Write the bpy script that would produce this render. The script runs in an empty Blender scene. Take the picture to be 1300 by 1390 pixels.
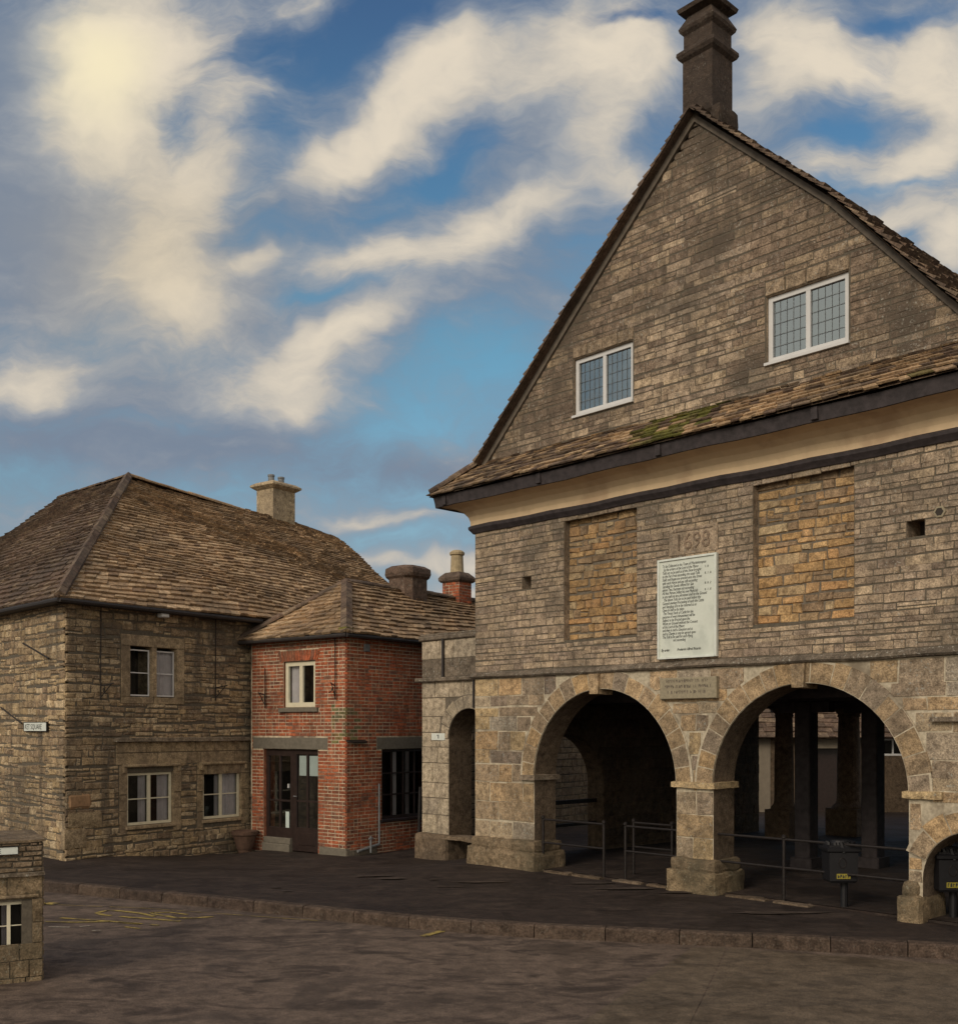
import bpy, math, random
from mathutils import Vector
random.seed(7)
R = math.radians
scene = bpy.context.scene
C = scene.collection
# ------------------------------------------------------------------ camera
HC = 2.5
cam = bpy.data.cameras.new('camera'); co = bpy.data.objects.new('camera', cam); C.objects.link(co)
co.location = (0, 0, HC); co.rotation_euler = (R(90), 0, 0)
cam.sensor_fit = 'VERTICAL'; cam.sensor_height = 36; cam.lens = 36*1450/1390
cam.shift_y = 295/1390; cam.clip_end = 3000; cam.clip_start = .1
scene.camera = co
# ------------------------------------------------------------------ exposure
scene.view_settings.view_transform = 'Standard'; scene.view_settings.look = 'None'
scene.view_settings.exposure = 0.0; scene.view_settings.gamma = 1
# ------------------------------------------------------------------ node helpers
class NT:
    def __init__(s, tree): s.t = tree; s.n = tree.nodes; s.l = tree.links
    def new(s, typ, **k):
        n = s.n.new(typ)
        for a, b in k.items(): setattr(n, a, b)
        return n
    def put(s, sock, v):
        if hasattr(v, 'is_output') or isinstance(v, bpy.types.NodeSocket): s.l.new(v, sock)
        elif v is not None: sock.default_value = v
    def m(s, op, a, b=None, c=None, clamp=False):
        n = s.new('ShaderNodeMath', operation=op, use_clamp=clamp)
        s.put(n.inputs[0], a); s.put(n.inputs[1], b)
        if c is not None: s.put(n.inputs[2], c)
        return n.outputs[0]
    def vm(s, op, a, b=None):
        n = s.new('ShaderNodeVectorMath', operation=op); s.put(n.inputs[0], a); s.put(n.inputs[1], b)
        return n.outputs['Value'] if op in ('DOT_PRODUCT', 'LENGTH') else n.outputs[0]
    def mix(s, f, a, b, mode='MIX'):
        n = s.new('ShaderNodeMix', data_type='RGBA', blend_type=mode)
        s.put(n.inputs[0], f)
        for i, v in ((6, a), (7, b)):
            if isinstance(v, tuple) and len(v) == 3: v = v+(1,)
            s.put(n.inputs[i], v)
        return n.outputs[2]
    def noise(s, vec, scale, detail=4, rough=.55, dist=0, out=0):
        n = s.new('ShaderNodeTexNoise'); s.put(n.inputs['Vector'], vec)
        n.inputs['Scale'].default_value = scale; n.inputs['Detail'].default_value = detail
        n.inputs['Roughness'].default_value = rough; n.inputs['Distortion'].default_value = dist
        return n.outputs[out]
    def rng(s, v, a, b, c=0., d=1., kind='SMOOTHSTEP'):
        n = s.new('ShaderNodeMapRange', interpolation_type=kind)
        s.put(n.inputs[0], v)
        for i, x in zip((1, 2, 3, 4), (a, b, c, d)): n.inputs[i].default_value = x
        return n.outputs[0]
    def ramp(s, f, stops, interp='LINEAR'):
        n = s.new('ShaderNodeValToRGB'); n.color_ramp.interpolation = interp
        e = n.color_ramp.elements
        while len(e) < len(stops): e.new(.5)
        for el, (p, c) in zip(e, stops): el.position = p; el.color = tuple(c)+(1,)
        s.put(n.inputs[0], f); return n.outputs[0]
# ------------------------------------------------------------------ world: blue sky and cream clouds
SUN_EL = R(30)
SUN_DIR = Vector((-.62, -.785, 0)).normalized()        # horizontally towards the light
w = bpy.data.worlds.new('World'); scene.world = w; w.use_nodes = True
g = NT(w.node_tree); g.n.clear()
tc = g.new('ShaderNodeTexCoord'); d = tc.outputs['Generated']
sky = g.new('ShaderNodeTexSky', sky_type='NISHITA', sun_disc=False)
sky.sun_elevation = SUN_EL; sky.sun_rotation = math.atan2(SUN_DIR.x, SUN_DIR.y); sky.air_density = 1.0; sky.dust_density = 1.6; sky.ozone_density = 2.0
sp = g.new('ShaderNodeSeparateXYZ'); g.l.new(d, sp.inputs[0])
yy = g.m('MAXIMUM', sp.outputs[1], .12)
cb = g.new('ShaderNodeCombineXYZ'); g.put(cb.inputs[0], g.m('DIVIDE', sp.outputs[0], yy)); g.put(cb.inputs[1], g.m('DIVIDE', sp.outputs[2], yy))
uv = cb.outputs[0]
nz = g.noise(uv, 6, 4, .6, out=1)
uvd = g.vm('ADD', uv, g.vm('MULTIPLY', g.vm('SUBTRACT', nz, (.5, .5, .5)), (.11, .10, 0)))
KB = 1.0
def blob(px, py, rx, ry, ang, wgt):
    mp = g.new('ShaderNodeMapping', vector_type='TEXTURE'); g.put(mp.inputs[0], uvd)
    mp.inputs[1].default_value = ((px-650)/1450, (990-py)/1450, 0); mp.inputs[2].default_value = (0, 0, R(ang)); mp.inputs[3].default_value = (rx*KB/1450, ry*KB/1450, 1)
    q = g.vm('DOT_PRODUCT', mp.outputs[0], mp.outputs[0])
    return g.m('MULTIPLY', g.m('EXPONENT', g.m('MULTIPLY', q, -1.)), wgt)
def total(bs, kb=1.):
    global KB; KB = kb
    o = None
    for b in bs:
        v = blob(*b); o = v if o is None else g.m('ADD', o, v)
    return o
# banks of bright cloud, banks of thin grey cloud and open blue gaps
bright = [(130,100,90,120,-15,1.0),(240,50,90,90,0,.8),(170,190,80,45,0,.5),(215,330,90,80,30,.9),(300,215,70,40,20,.9),(250,420,70,50,0,.7),(60,520,110,45,15,.9),(70,430,70,40,0,.3),
          (455,205,70,26,32,1.1),(550,130,75,42,38,1.1),(625,90,60,36,40,.7),(690,130,60,50,0,.5),(650,310,60,34,0,.9),(560,345,80,26,0,.7),(470,345,70,28,10,.7),(355,350,34,14,15,.7),(470,440,110,26,18,.8),(400,500,110,34,22,.9),(390,560,70,26,10,.8),
          (330,130,45,22,35,.5),(770,60,60,70,0,.8),(850,100,60,50,0,.7),(720,270,50,32,0,.7),(800,195,60,32,30,.8),(850,240,40,30,0,.7),(870,60,50,50,0,.7),(1050,40,55,50,0,.9),(1060,120,80,30,25,.7),(1120,60,50,60,0,.5),
          (1240,70,70,50,15,1.1),(1280,130,50,50,0,.9),(1230,215,80,26,20,.9),(1120,215,50,24,30,.6),(1285,330,50,50,0,1.1),(1200,300,50,22,20,.8),(600,770,160,12,2,.9),(520,715,110,12,4,.7),(640,800,90,14,0,.8),(410,5,40,22,0,.5),(930,330,60,40,0,.4)]
grey = [(40,170,70,120,0,.5),(60,300,120,90,0,.9),(90,250,60,40,0,.3),(110,610,140,30,0,.6),(340,610,120,26,0,.45),(740,150,60,60,0,.55),(560,430,110,36,15,.4),(160,210,110,50,0,.4),(560,640,150,22,0,.5),(20,80,45,110,0,.55),(170,540,90,40,0,.45),(330,400,50,40,0,.45),(700,330,60,60,0,.25),(420,250,60,30,20,.3),(990,90,60,60,0,.5),(600,540,140,40,12,.2)]
gap = [(245,175,40,70,20,.9),(350,60,70,60,0,.8),(500,40,100,50,20,1.0),(380,180,50,60,30,.5),(600,215,90,26,25,1.0),(450,390,110,14,8,.5),(640,480,120,70,0,.8),(560,560,120,50,0,.6),(860,30,90,16,8,1.3),(1160,90,28,60,-35,.9),(1190,20,80,20,10,.9),(1130,180,50,30,30,.9),(1200,250,90,14,15,.8),(1130,250,60,14,20,.6),(430,620,120,30,0,.3),(200,580,60,20,0,.4),(330,260,60,20,20,.4),(40,20,60,40,0,.3)]
Bf = total(bright, 1.15); Gf = total(grey, 1.35); Hf = total(gap, .9)
mp = g.new('ShaderNodeMapping'); g.put(mp.inputs[0], uvd); mp.inputs[2].default_value = (0, 0, R(-24)); mp.inputs[3].default_value = (.62, 1.25, 1)
fb = g.noise(mp.outputs[0], 11, 8, .62, .25); fb2 = g.noise(mp.outputs[0], 34, 6, .65, .3)
nn = g.m('ADD', g.m('MULTIPLY', g.m('SUBTRACT', fb, .5), 2.3), g.m('MULTIPLY', g.m('SUBTRACT', fb2, .5), .6))
dens = g.m('ADD', g.m('SUBTRACT', g.m('ADD', g.m('MINIMUM', Bf, 1.1), Gf), Hf), g.m('ADD', nn, .34))
behind = g.rng(sp.outputs[1], .1, -.25, 0, 1)
cover = g.rng(dens, -.50, 1.1)
lum = g.m('ADD', g.m('ADD', g.m('MINIMUM', Bf, 1.15), g.m('MULTIPLY', nn, .75)), g.m('MULTIPLY', Gf, -.18))
lumr = g.rng(lum, -.15, 1.4)
cc = g.ramp(lumr, [(0, (.19, .24, .32)), (.3, (.33, .355, .39)), (.62, (.55, .51, .45)), (1, (.76, .67, .54))])
glow = blob(138, 92, 80, 80, 0, 1.0); glow2 = blob(200, 330, 170, 160, 0, 1.0)
cc = g.mix(g.m('MULTIPLY', glow2, .35, clamp=True), cc, (.62, .50, .31))
cc = g.mix(g.m('MULTIPLY', glow, .8, clamp=True), cc, (.95, .84, .56))
elev = sp.outputs[2]
tint = g.ramp(elev, [(0, (1.15, 1.0, .80)), (.16, (.85, 1.0, .90)), (.34, (.72, 1.06, .95)), (.48, (.58, .86, .90)), (.60, (.46, .60, .74)), (1, (.5, .55, .75))])
skyb = g.mix(1., g.mix(1., sky.outputs[0], (.125, .125, .125), 'MULTIPLY'), tint, 'MULTIPLY')
front = g.mix(cover, skyb, cc)
full = g.mix(behind, front, g.mix(.8, skyb, (1.05, .90, .72)))  # unseen bright cloud behind the camera, added to light the facades
bg = g.new('ShaderNodeBackground'); g.put(bg.inputs[0], full); bg.inputs[1].default_value = 1.0
wo = g.new('ShaderNodeOutputWorld'); g.l.new(bg.outputs[0], wo.inputs[0])
# ------------------------------------------------------------------ sun, very soft (behind thin cloud)
sl = bpy.data.lights.new('sun', 'SUN'); sl.energy = 1.6; sl.angle = R(22); sl.color = (1, .85, .68)
so = bpy.data.objects.new('sun', sl); C.objects.link(so)
sv = Vector((SUN_DIR.x*math.cos(SUN_EL), SUN_DIR.y*math.cos(SUN_EL), math.sin(SUN_EL)))
so.rotation_euler = sv.to_track_quat('Z', 'Y').to_euler(); so.location = (-20, -20, 30)

# ------------------------------------------------------------------ materials
def base_mat(name, rough=.9, spec=.25):
    m = bpy.data.materials.new(name); m.use_nodes = True
    t = NT(m.node_tree); b = t.n['Principled BSDF']
    b.inputs['Roughness'].default_value = rough; b.inputs['Specular IOR Level'].default_value = spec
    return m, t, b
def bump(t, b, h, strength=.5, dist=.02):
    n = t.new('ShaderNodeBump'); n.inputs['Strength'].default_value = strength; n.inputs['Distance'].default_value = dist
    t.put(n.inputs['Height'], h); t.l.new(n.outputs[0], b.inputs['Normal'])
def stone(name, pal, stain=(.09, .075, .06), stain_amt=.5, lichen=.25, bstr=.8, scale=1.0, streak=0, lich_col=(.42, .41, .36), rough=.93):
    """per stone colour from the face attribute rnd, blotches, lichen and pitting"""
    m, t, b = base_mat(name, rough, .2)
    a = t.new('ShaderNodeAttribute', attribute_name='rnd'); tc = t.new('ShaderNodeTexCoord'); o = tc.outputs['Object']
    ge = t.new('ShaderNodeNewGeometry'); P = ge.outputs['Position']
    k = len(pal); col = t.ramp(a.outputs['Fac'], [((i+.5)/k, p) for i, p in enumerate(pal)])
    n1 = t.noise(P, 9*scale, 6, .65); n2 = t.noise(P, .75*scale, 5, .62, .4); n3 = t.noise(P, 45*scale, 5, .7); n4 = t.noise(P, 3.2*scale, 5, .6)
    col = t.mix(1., col, t.ramp(n1, [(.32, (.50, .47, .45)), (.5, (1., .98, .95)), (.7, (1.5, 1.46, 1.42))]), 'MULTIPLY')
    col = t.mix(1., col, t.ramp(n3, [(.34, (.55, .53, .51)), (.66, (1.4, 1.37, 1.34))]), 'MULTIPLY')
    n6 = t.noise(P, 19*scale, 5, .7, 1.2)
    col = t.mix(t.m('MULTIPLY', t.rng(n6, .54, .66), min(1, stain_amt*1.1)), col, stain)
    n5 = t.noise(P, .5*scale, 6, .7, .8)
    col = t.mix(1., col, t.ramp(n5, [(.3, (.72, .70, .68)), (.7, (1.35, 1.30, 1.26))]), 'MULTIPLY')
    col = t.mix(t.m('MULTIPLY', t.rng(n2, .45, .68), stain_amt), col, stain)
    if streak:
        mp = t.new('ShaderNodeMapping'); t.put(mp.inputs[0], P); mp.inputs[3].default_value = (2.6, 2.6, .28)
        ns = t.noise(mp.outputs[0], 1.5, 4, .6)
        col = t.mix(t.m('MULTIPLY', t.rng(ns, .52, .68), streak), col, stain)
    lm = t.m('MULTIPLY', t.rng(t.noise(P, 24*scale, 4, .7), .57, .64), t.rng(n4, .42, .58))
    col = t.mix(t.m('MULTIPLY', lm, lichen), col, lich_col)
    t.put(b.inputs['Base Color'], col)
    h = t.m('ADD', t.m('MULTIPLY', n1, .6), t.m('MULTIPLY', n3, .5))
    bump(t, b, h, bstr, .03); return m
def plain(name, c, rough=.6, var=.25, scale=12, bstr=.15, metal=0, spec=.4, c2=None, stain_scale=2.):
    m, t, b = base_mat(name, rough, spec); b.inputs['Metallic'].default_value = metal
    ge = t.new('ShaderNodeNewGeometry'); P = ge.outputs['Position']
    n = t.noise(P, scale, 5, .6); n2 = t.noise(P, stain_scale, 4, .6)
    col = t.mix(1., c, t.ramp(n, [(.3, (1-var,)*3), (.7, (1+var,)*3)]), 'MULTIPLY')
    if c2: col = t.mix(t.rng(n2, .48, .66), col, c2)
    t.put(b.inputs['Base Color'], col); bump(t, b, n, bstr, .01); return m
M = {}
M['low'] = stone('lower_stone', [(.33,.26,.165),(.24,.205,.165),(.37,.29,.19),(.38,.265,.14),(.30,.28,.24),(.35,.30,.22),(.20,.17,.145),(.42,.34,.21)], stain_amt=.45, lichen=.45, lich_col=(.36,.40,.38))
M['vous'] = stone('voussoir_stone', [(.30,.235,.15),(.23,.195,.15),(.35,.26,.15),(.26,.225,.18),(.20,.175,.145),(.33,.26,.17)], stain_amt=.3, lichen=.2)
M['up'] = stone('upper_stone', [(.33,.275,.21),(.26,.22,.18),(.38,.32,.245),(.30,.255,.21),(.41,.345,.255),(.24,.20,.165)], stain_amt=.6, lichen=.5, stain=(.105,.09,.072), streak=.35)
M['infill'] = stone('infill_stone', [(.38,.26,.13),(.32,.22,.115),(.44,.32,.175),(.40,.255,.13),(.42,.35,.23),(.31,.235,.15),(.25,.19,.13)], stain_amt=.55, lichen=.12, stain=(.15,.115,.08))
M['gable'] = stone('gable_stone', [(.235,.19,.15),(.19,.155,.125),(.30,.25,.185),(.215,.175,.14),(.17,.14,.115)], stain_amt=1.0, lichen=.55, stain=(.10,.08,.062), streak=.7, bstr=1.)
M['rub'] = stone('rubble_stone', [(.35,.28,.175),(.25,.20,.14),(.40,.33,.215),(.31,.245,.165),(.21,.165,.12),(.38,.31,.205),(.48,.41,.29)], stain_amt=.85, lichen=.6, stain=(.09,.072,.055), streak=.75, lich_col=(.46,.44,.36))
M['brub'] = stone('dimmed_rubble', [(.20,.16,.11),(.15,.12,.085),(.24,.195,.14),(.17,.135,.10)], stain_amt=.8, lichen=.4, stain=(.07,.056,.043))  # rubble copy with the dimness of the lower left corner put into its colour
M['ash'] = stone('dressed_stone', [(.27,.225,.15),(.31,.26,.18),(.24,.20,.14)], stain_amt=.55, lichen=.1, stain=(.13,.10,.075), bstr=.3, streak=.4)
M['scr'] = stone('screen_stone', [(.37,.335,.27),(.33,.30,.245),(.40,.365,.29),(.30,.275,.23)], stain_amt=.5, lichen=.4, stain=(.17,.15,.125), bstr=.4)
M['dirty'] = stone('weathered_stone', [(.17,.15,.125),(.14,.125,.105),(.20,.175,.14)], stain_amt=.6, lichen=.75, stain=(.07,.06,.05))
M['brick'] = stone('red_brick', [(.34,.105,.055),(.28,.085,.05),(.40,.13,.065),(.22,.085,.06),(.36,.15,.085),(.17,.085,.065),(.31,.095,.05),(.38,.12,.06)], stain_amt=.5, lichen=.12, stain=(.14,.08,.055), bstr=.4, lich_col=(.3,.3,.2))
M['mossb'] = stone('mossy_brick', [(.16,.16,.07),(.20,.12,.06),(.13,.13,.06)], stain_amt=.4, lichen=.2, bstr=.4)
M['slate'] = stone('roof_slate', [(.33,.245,.155),(.25,.18,.115),(.41,.305,.195),(.29,.215,.135),(.18,.13,.09),(.37,.275,.175),(.27,.20,.135),(.46,.36,.24)], stain_amt=.45, lichen=.45, stain=(.10,.082,.065), bstr=.6, lich_col=(.40,.37,.28))
M['slated'] = stone('dark_slate', [(.13,.095,.075),(.095,.072,.058),(.17,.13,.10),(.11,.085,.068),(.20,.16,.12)], stain_amt=.5, lichen=.35, bstr=.6, stain=(.06,.05,.045), lich_col=(.22,.20,.15))
M['moss'] = stone('mossy_slate', [(.11,.12,.03),(.15,.15,.04),(.09,.10,.03),(.17,.15,.07)], stain_amt=.5, lichen=.1, bstr=1., stain=(.08,.07,.04))
M['mlight'] = plain('lime_mortar', (.44,.385,.29), .95, .3, 20, .3, c2=(.20,.165,.12), stain_scale=1.8)
M['mmid'] = plain('old_mortar', (.13,.11,.085), .95, .35, 20, .4)
M['mdark'] = plain('dark_joint', (.10,.085,.064), .95, .3, 20, .4)
M['mbrick'] = plain('brick_mortar', (.52,.44,.32), .95, .35, 14, .3, c2=(.16,.12,.09), stain_scale=1.6)
M['cream'] = plain('cream_plaster', (.62,.47,.30), .85, .06, 5, .06, c2=(.50,.36,.23), stain_scale=1.3)
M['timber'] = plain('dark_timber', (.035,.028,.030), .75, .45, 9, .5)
M['fill'] = plain('cement_fillet', (.125,.105,.085), .95, .25, 8, .4)
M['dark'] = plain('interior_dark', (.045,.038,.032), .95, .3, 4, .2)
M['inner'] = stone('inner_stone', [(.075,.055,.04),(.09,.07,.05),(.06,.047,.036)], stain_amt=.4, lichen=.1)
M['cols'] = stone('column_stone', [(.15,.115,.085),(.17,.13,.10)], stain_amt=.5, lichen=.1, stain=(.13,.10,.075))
M['base'] = stone('plinth_stone', [(.21,.17,.115),(.24,.195,.13),(.19,.155,.11)], stain_amt=.8, lichen=.5, stain=(.085,.072,.048), bstr=1., lich_col=(.30,.29,.22))
M['jamb'] = stone('jamb_stone', [(.17,.14,.10),(.15,.12,.09),(.19,.155,.115)], stain_amt=.5, lichen=.15, stain=(.09,.07,.055))
M['iron'] = plain('black_iron', (.022,.018,.017), .55, .4, 30, .2, .4)
M['lead'] = plain('grey_lead', (.17,.18,.19), .6, .3, 20, .2)
M['gutter'] = plain('dark_gutter', (.03,.026,.026), .6, .4, 20, .2)
M['white'] = plain('white_paint', (.56,.56,.56), .5, .05, 6, .05)
M['creamp'] = plain('cream_paint', (.62,.58,.44), .5, .08, 10, .05)
M['darkp'] = plain('dark_paint', (.028,.018,.016), .4, .3, 10, .05)
M['conc'] = plain('grey_lintel', (.14,.125,.10), .9, .2, 14, .2)
M['board'] = plain('board_paint', (.60,.64,.58), .6, .08, 5, .05, c2=(.50,.54,.49), stain_scale=2.5)
M['letter'] = plain('black_lettering', (.03,.032,.03), .6, .1, 10, 0)
M['plaque'] = plain('plaque_stone', (.27,.235,.165), .9, .2, 24, .3)
M['signw'] = plain('sign_white', (.62,.66,.62), .5, .1, 8, .05)
M['terra'] = plain('terracotta', (.095,.055,.038), .9, .3, 12, .3)
M['pot'] = plain('chimney_clay', (.36,.29,.18), .85, .25, 12, .3)
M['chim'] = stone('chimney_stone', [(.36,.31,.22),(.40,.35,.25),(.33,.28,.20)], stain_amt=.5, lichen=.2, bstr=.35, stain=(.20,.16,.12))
M['chimd'] = stone('backlit_chimney_stone', [(.055,.043,.036),(.066,.052,.042),(.046,.038,.032)], stain_amt=.5, lichen=.15, stain=(.055,.045,.04))  # backlit darkness of the apex stack is put into the stone colour
M['brown'] = stone('brown_render', [(.12,.09,.075),(.10,.08,.068)], stain_amt=.5, lichen=.3, bstr=.3, stain=(.07,.055,.048))
M['curt'] = plain('curtain', (.66,.62,.64), .9, .15, 3, .1)
M['blind'] = plain('pale_blind', (.50,.58,.56), .8, .06, 6, .0)
M['yellow'] = plain('yellow_paint', (.30,.225,.06), .85, .5, 26, .1, c2=(.11,.085,.04), stain_scale=5)
M['whiteworn'] = plain('worn_paint', (.42,.38,.30), .9, .5, 26, .1, c2=(.13,.11,.09), stain_scale=6)
M['label'] = plain('yellow_label', (.26,.22,.03), .6, .05, 10, 0)
M['bin'] = plain('bin_plastic', (.007,.007,.009), .6, .2, 20, .05)
M['pale'] = plain('pale_render', (.20,.17,.13), .9, .1, 6, .1)
M['thr'] = stone('threshold_stone', [(.15,.12,.09),(.12,.095,.07)], stain_amt=.5, lichen=.2)
def road_mat(name, c, patch, bstr=.5, wet=.8):
    m, t, b = base_mat(name, wet, .3)
    ge = t.new('ShaderNodeNewGeometry'); P = ge.outputs['Position']
    n1 = t.noise(P, 85, 5, .8); n2 = t.noise(P, .9, 6, .7, .6); n3 = t.noise(P, 5, 6, .7)
    mp = t.new('ShaderNodeMapping'); t.put(mp.inputs[0], P); mp.inputs[3].default_value = (.8, 1.6, 1)
    n4 = t.noise(mp.outputs[0], 1.6, 7, .72, .8)
    col = t.mix(t.rng(n4, .47, .62), c, patch)
    col = t.mix(1., col, t.ramp(n1, [(.35, (.4,)*3), (.65, (1.7,)*3)]), 'MULTIPLY')
    col = t.mix(1., col, t.ramp(n3, [(.3, (.6,)*3), (.7, (1.45,)*3)]), 'MULTIPLY')
    col = t.mix(t.m('MULTIPLY', t.rng(n2, .5, .62), .6), col, tuple(x*.45 for x in c))
    t.put(b.inputs['Base Color'], col)
    t.put(b.inputs['Roughness'], t.rng(n2, .4, .7, wet, wet-.3))
    bump(t, b, t.m('ADD', n1, t.m('MULTIPLY', n3, .8)), bstr, .012); return m
M['road'] = road_mat('asphalt_road', (.115,.085,.066), (.055,.040,.032), wet=.9)
M['pave'] = road_mat('asphalt_pavement', (.024,.016,.013), (.040,.028,.022), wet=.92)
M['kerb'] = stone('kerb_stone', [(.065,.050,.042),(.078,.061,.05),(.056,.043,.037)], stain_amt=.4, lichen=.1, stain=(.038,.03,.027), bstr=.3)
M['near'] = road_mat('near_slabs', (.105,.08,.056), (.075,.058,.042))
M['patch'] = road_mat('worn_patch', (.062,.047,.038), (.04,.03,.025))
M['soil'] = plain('earth', (.06,.055,.035), .95, .3, 3, .4)
def glass(name, refl=(.9, .95, 1), f=.25, tint=(.55, .6, .6)):
    m = bpy.data.materials.new(name); m.use_nodes = True; t = NT(m.node_tree); t.n.clear()
    tr = t.new('ShaderNodeBsdfTransparent'); tr.inputs[0].default_value = tint+(1,)
    gl = t.new('ShaderNodeBsdfGlossy'); gl.inputs[0].default_value = refl+(1,); gl.inputs['Roughness'].default_value = .04
    ge = t.new('ShaderNodeNewGeometry'); n = t.noise(ge.outputs['Position'], 2.2, 2, .5)
    bp = t.new('ShaderNodeBump'); bp.inputs['Strength'].default_value = .25; bp.inputs['Distance'].default_value = .02; t.put(bp.inputs['Height'], n)
    t.l.new(bp.outputs[0], gl.inputs['Normal'])
    lw = t.new('ShaderNodeLayerWeight'); lw.inputs[0].default_value = f
    mx = t.new('ShaderNodeMixShader'); t.l.new(lw.outputs['Fresnel'], mx.inputs[0]); t.l.new(tr.outputs[0], mx.inputs[1]); t.l.new(gl.outputs[0], mx.inputs[2])
    o = t.new('ShaderNodeOutputMaterial'); t.l.new(mx.outputs[0], o.inputs[0]); return m
M['glass'] = glass('window_glass', f=.22, tint=(.8, .82, .82))
M['skyglass'] = glass('sky_glass', f=.78, refl=(.62,.70,.74), tint=(.6,.65,.65))

# ------------------------------------------------------------------ mesh building
class F:
    """vertical plane frame: t along the wall, n outward, z up"""
    def __init__(s, P, d, N):
        s.P = Vector((P[0], P[1], 0)); s.d = Vector((d[0], d[1], 0)).normalized(); s.N = Vector((N[0], N[1], 0)).normalized()
    def w(s, t, n, z): return s.P+s.d*t+s.N*n+Vector((0, 0, z))
FM = F((-.07, 20), (.686, -.728), (-.728, -.686))
FS = F((-.07+.7*.728, 20+.7*.686), (.686, -.728), (-.728, -.686))
L2 = F((-7.9, 20.4), (.588, .809), (.809, -.588))
L1 = F((-7.9, 20.4), (-.70, .713), (-.713, -.70))
R1 = F((-2.74, 22.1), (-.788, .616), (-.616, -.788))
R2 = F((-2.74, 22.1), (.616, .788), (.788, -.616))
FB = F((-4.6, 11.3), (.877, .48), (.48, -.877))
FW = F((-.07, 20), (.728, .686), (-.686, .728))          # left side wall of the market house, t = depth
W0 = F((0, 0), (1, 0), (0, -1))
def cr(v): return Vector(v)
class MB:
    def __init__(s): s.v = []; s.f = []; s.m = []; s.r = []
    def face(s, pts, m=0, r=None):
        i = len(s.v); s.v += [tuple(p) for p in pts]; s.f.append(tuple(range(i, i+len(pts)))); s.m.append(m); s.r.append(random.random() if r is None else r)
    def hexa(s, p, m=0, r=None):
        """p: 8 corners, 0-3 back ring, 4-7 front ring"""
        r = random.random() if r is None else r
        i = len(s.v); s.v += [tuple(q) for q in p]
        for f in ((3,2,1,0),(4,5,6,7),(0,1,5,4),(1,2,6,5),(2,3,7,6),(3,0,4,7)):
            s.f.append(tuple(i+k for k in f)); s.m.append(m); s.r.append(r)
    def box(s, fr, t0, t1, n0, n1, z0, z1, m=0, r=None, bev=0):
        w = fr.w
        if bev:
            b = bev
            s.hexa([w(t0,n0,z0),w(t1,n0,z0),w(t1,n0,z1),w(t0,n0,z1),w(t0,n1-b,z0),w(t1,n1-b,z0),w(t1,n1-b,z1),w(t0,n1-b,z1)], m, r)
            s.hexa([w(t0,n1-b,z0),w(t1,n1-b,z0),w(t1,n1-b,z1),w(t0,n1-b,z1),w(t0+b,n1,z0+b),w(t1-b,n1,z0+b),w(t1-b,n1,z1-b),w(t0+b,n1,z1-b)], m, r)
        else:
            s.hexa([w(t0,n0,z0),w(t1,n0,z0),w(t1,n0,z1),w(t0,n0,z1),w(t0,n1,z0),w(t1,n1,z0),w(t1,n1,z1),w(t0,n1,z1)], m, r)
    def tube(s, p, q, r, m=0, seg=8, r2=None, rn=None):
        p = cr(p); q = cr(q); a = (q-p).normalized(); u = a.orthogonal().normalized(); v = a.cross(u); r2 = r if r2 is None else r2
        rn = random.random() if rn is None else rn
        A = [p+(u*math.cos(k*2*math.pi/seg)+v*math.sin(k*2*math.pi/seg))*r for k in range(seg)]
        B = [q+(u*math.cos(k*2*math.pi/seg)+v*math.sin(k*2*math.pi/seg))*r2 for k in range(seg)]
        for k in range(seg): s.face([A[k], A[(k+1)%seg], B[(k+1)%seg], B[k]], m, rn)
        s.face(A[::-1], m, rn); s.face(B, m, rn)
    def lathe(s, c, prof, m=0, seg=20, rn=None):
        c = cr(c); rn = random.random() if rn is None else rn
        rings = [[c+Vector((r*math.cos(k*2*math.pi/seg), r*math.sin(k*2*math.pi/seg), z)) for k in range(seg)] for r, z in prof]
        for a, b in zip(rings, rings[1:]):
            for k in range(seg): s.face([a[k], a[(k+1)%seg], b[(k+1)%seg], b[k]], m, rn)
        s.face(rings[0][::-1], m, rn); s.face(rings[-1], m, rn)
    def build(s, name, mats, parent=None, smooth=False, **tags):
        me = bpy.data.meshes.new(name)
        off = parent_world(parent)
        me.from_pydata([tuple(Vector(v)-off) for v in s.v], [], s.f)
        mats = mats if isinstance(mats, (list, tuple)) else [mats]
        for mt in mats: me.materials.append(M[mt] if isinstance(mt, str) else mt)
        me.polygons.foreach_set('material_index', s.m)
        at = me.attributes.new('rnd', 'FLOAT', 'FACE'); at.data.foreach_set('value', s.r)
        if smooth: me.polygons.foreach_set('use_smooth', [True]*len(s.f))
        me.update()
        o = bpy.data.objects.new(name, me); C.objects.link(o)
        if parent: o.parent = parent
        for k, v in tags.items(): o[k] = v
        return o
def parent_world(p):
    o = Vector((0, 0, 0))
    while p is not None: o += p.location; p = p.parent
    return o
def thing(name, label, cat, loc, group=None):
    o = bpy.data.objects.new(name, None); C.objects.link(o); o.location = loc; o.empty_display_size = .2
    o['label'] = label; o['category'] = cat
    if group: o['group'] = group
    return o

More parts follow.
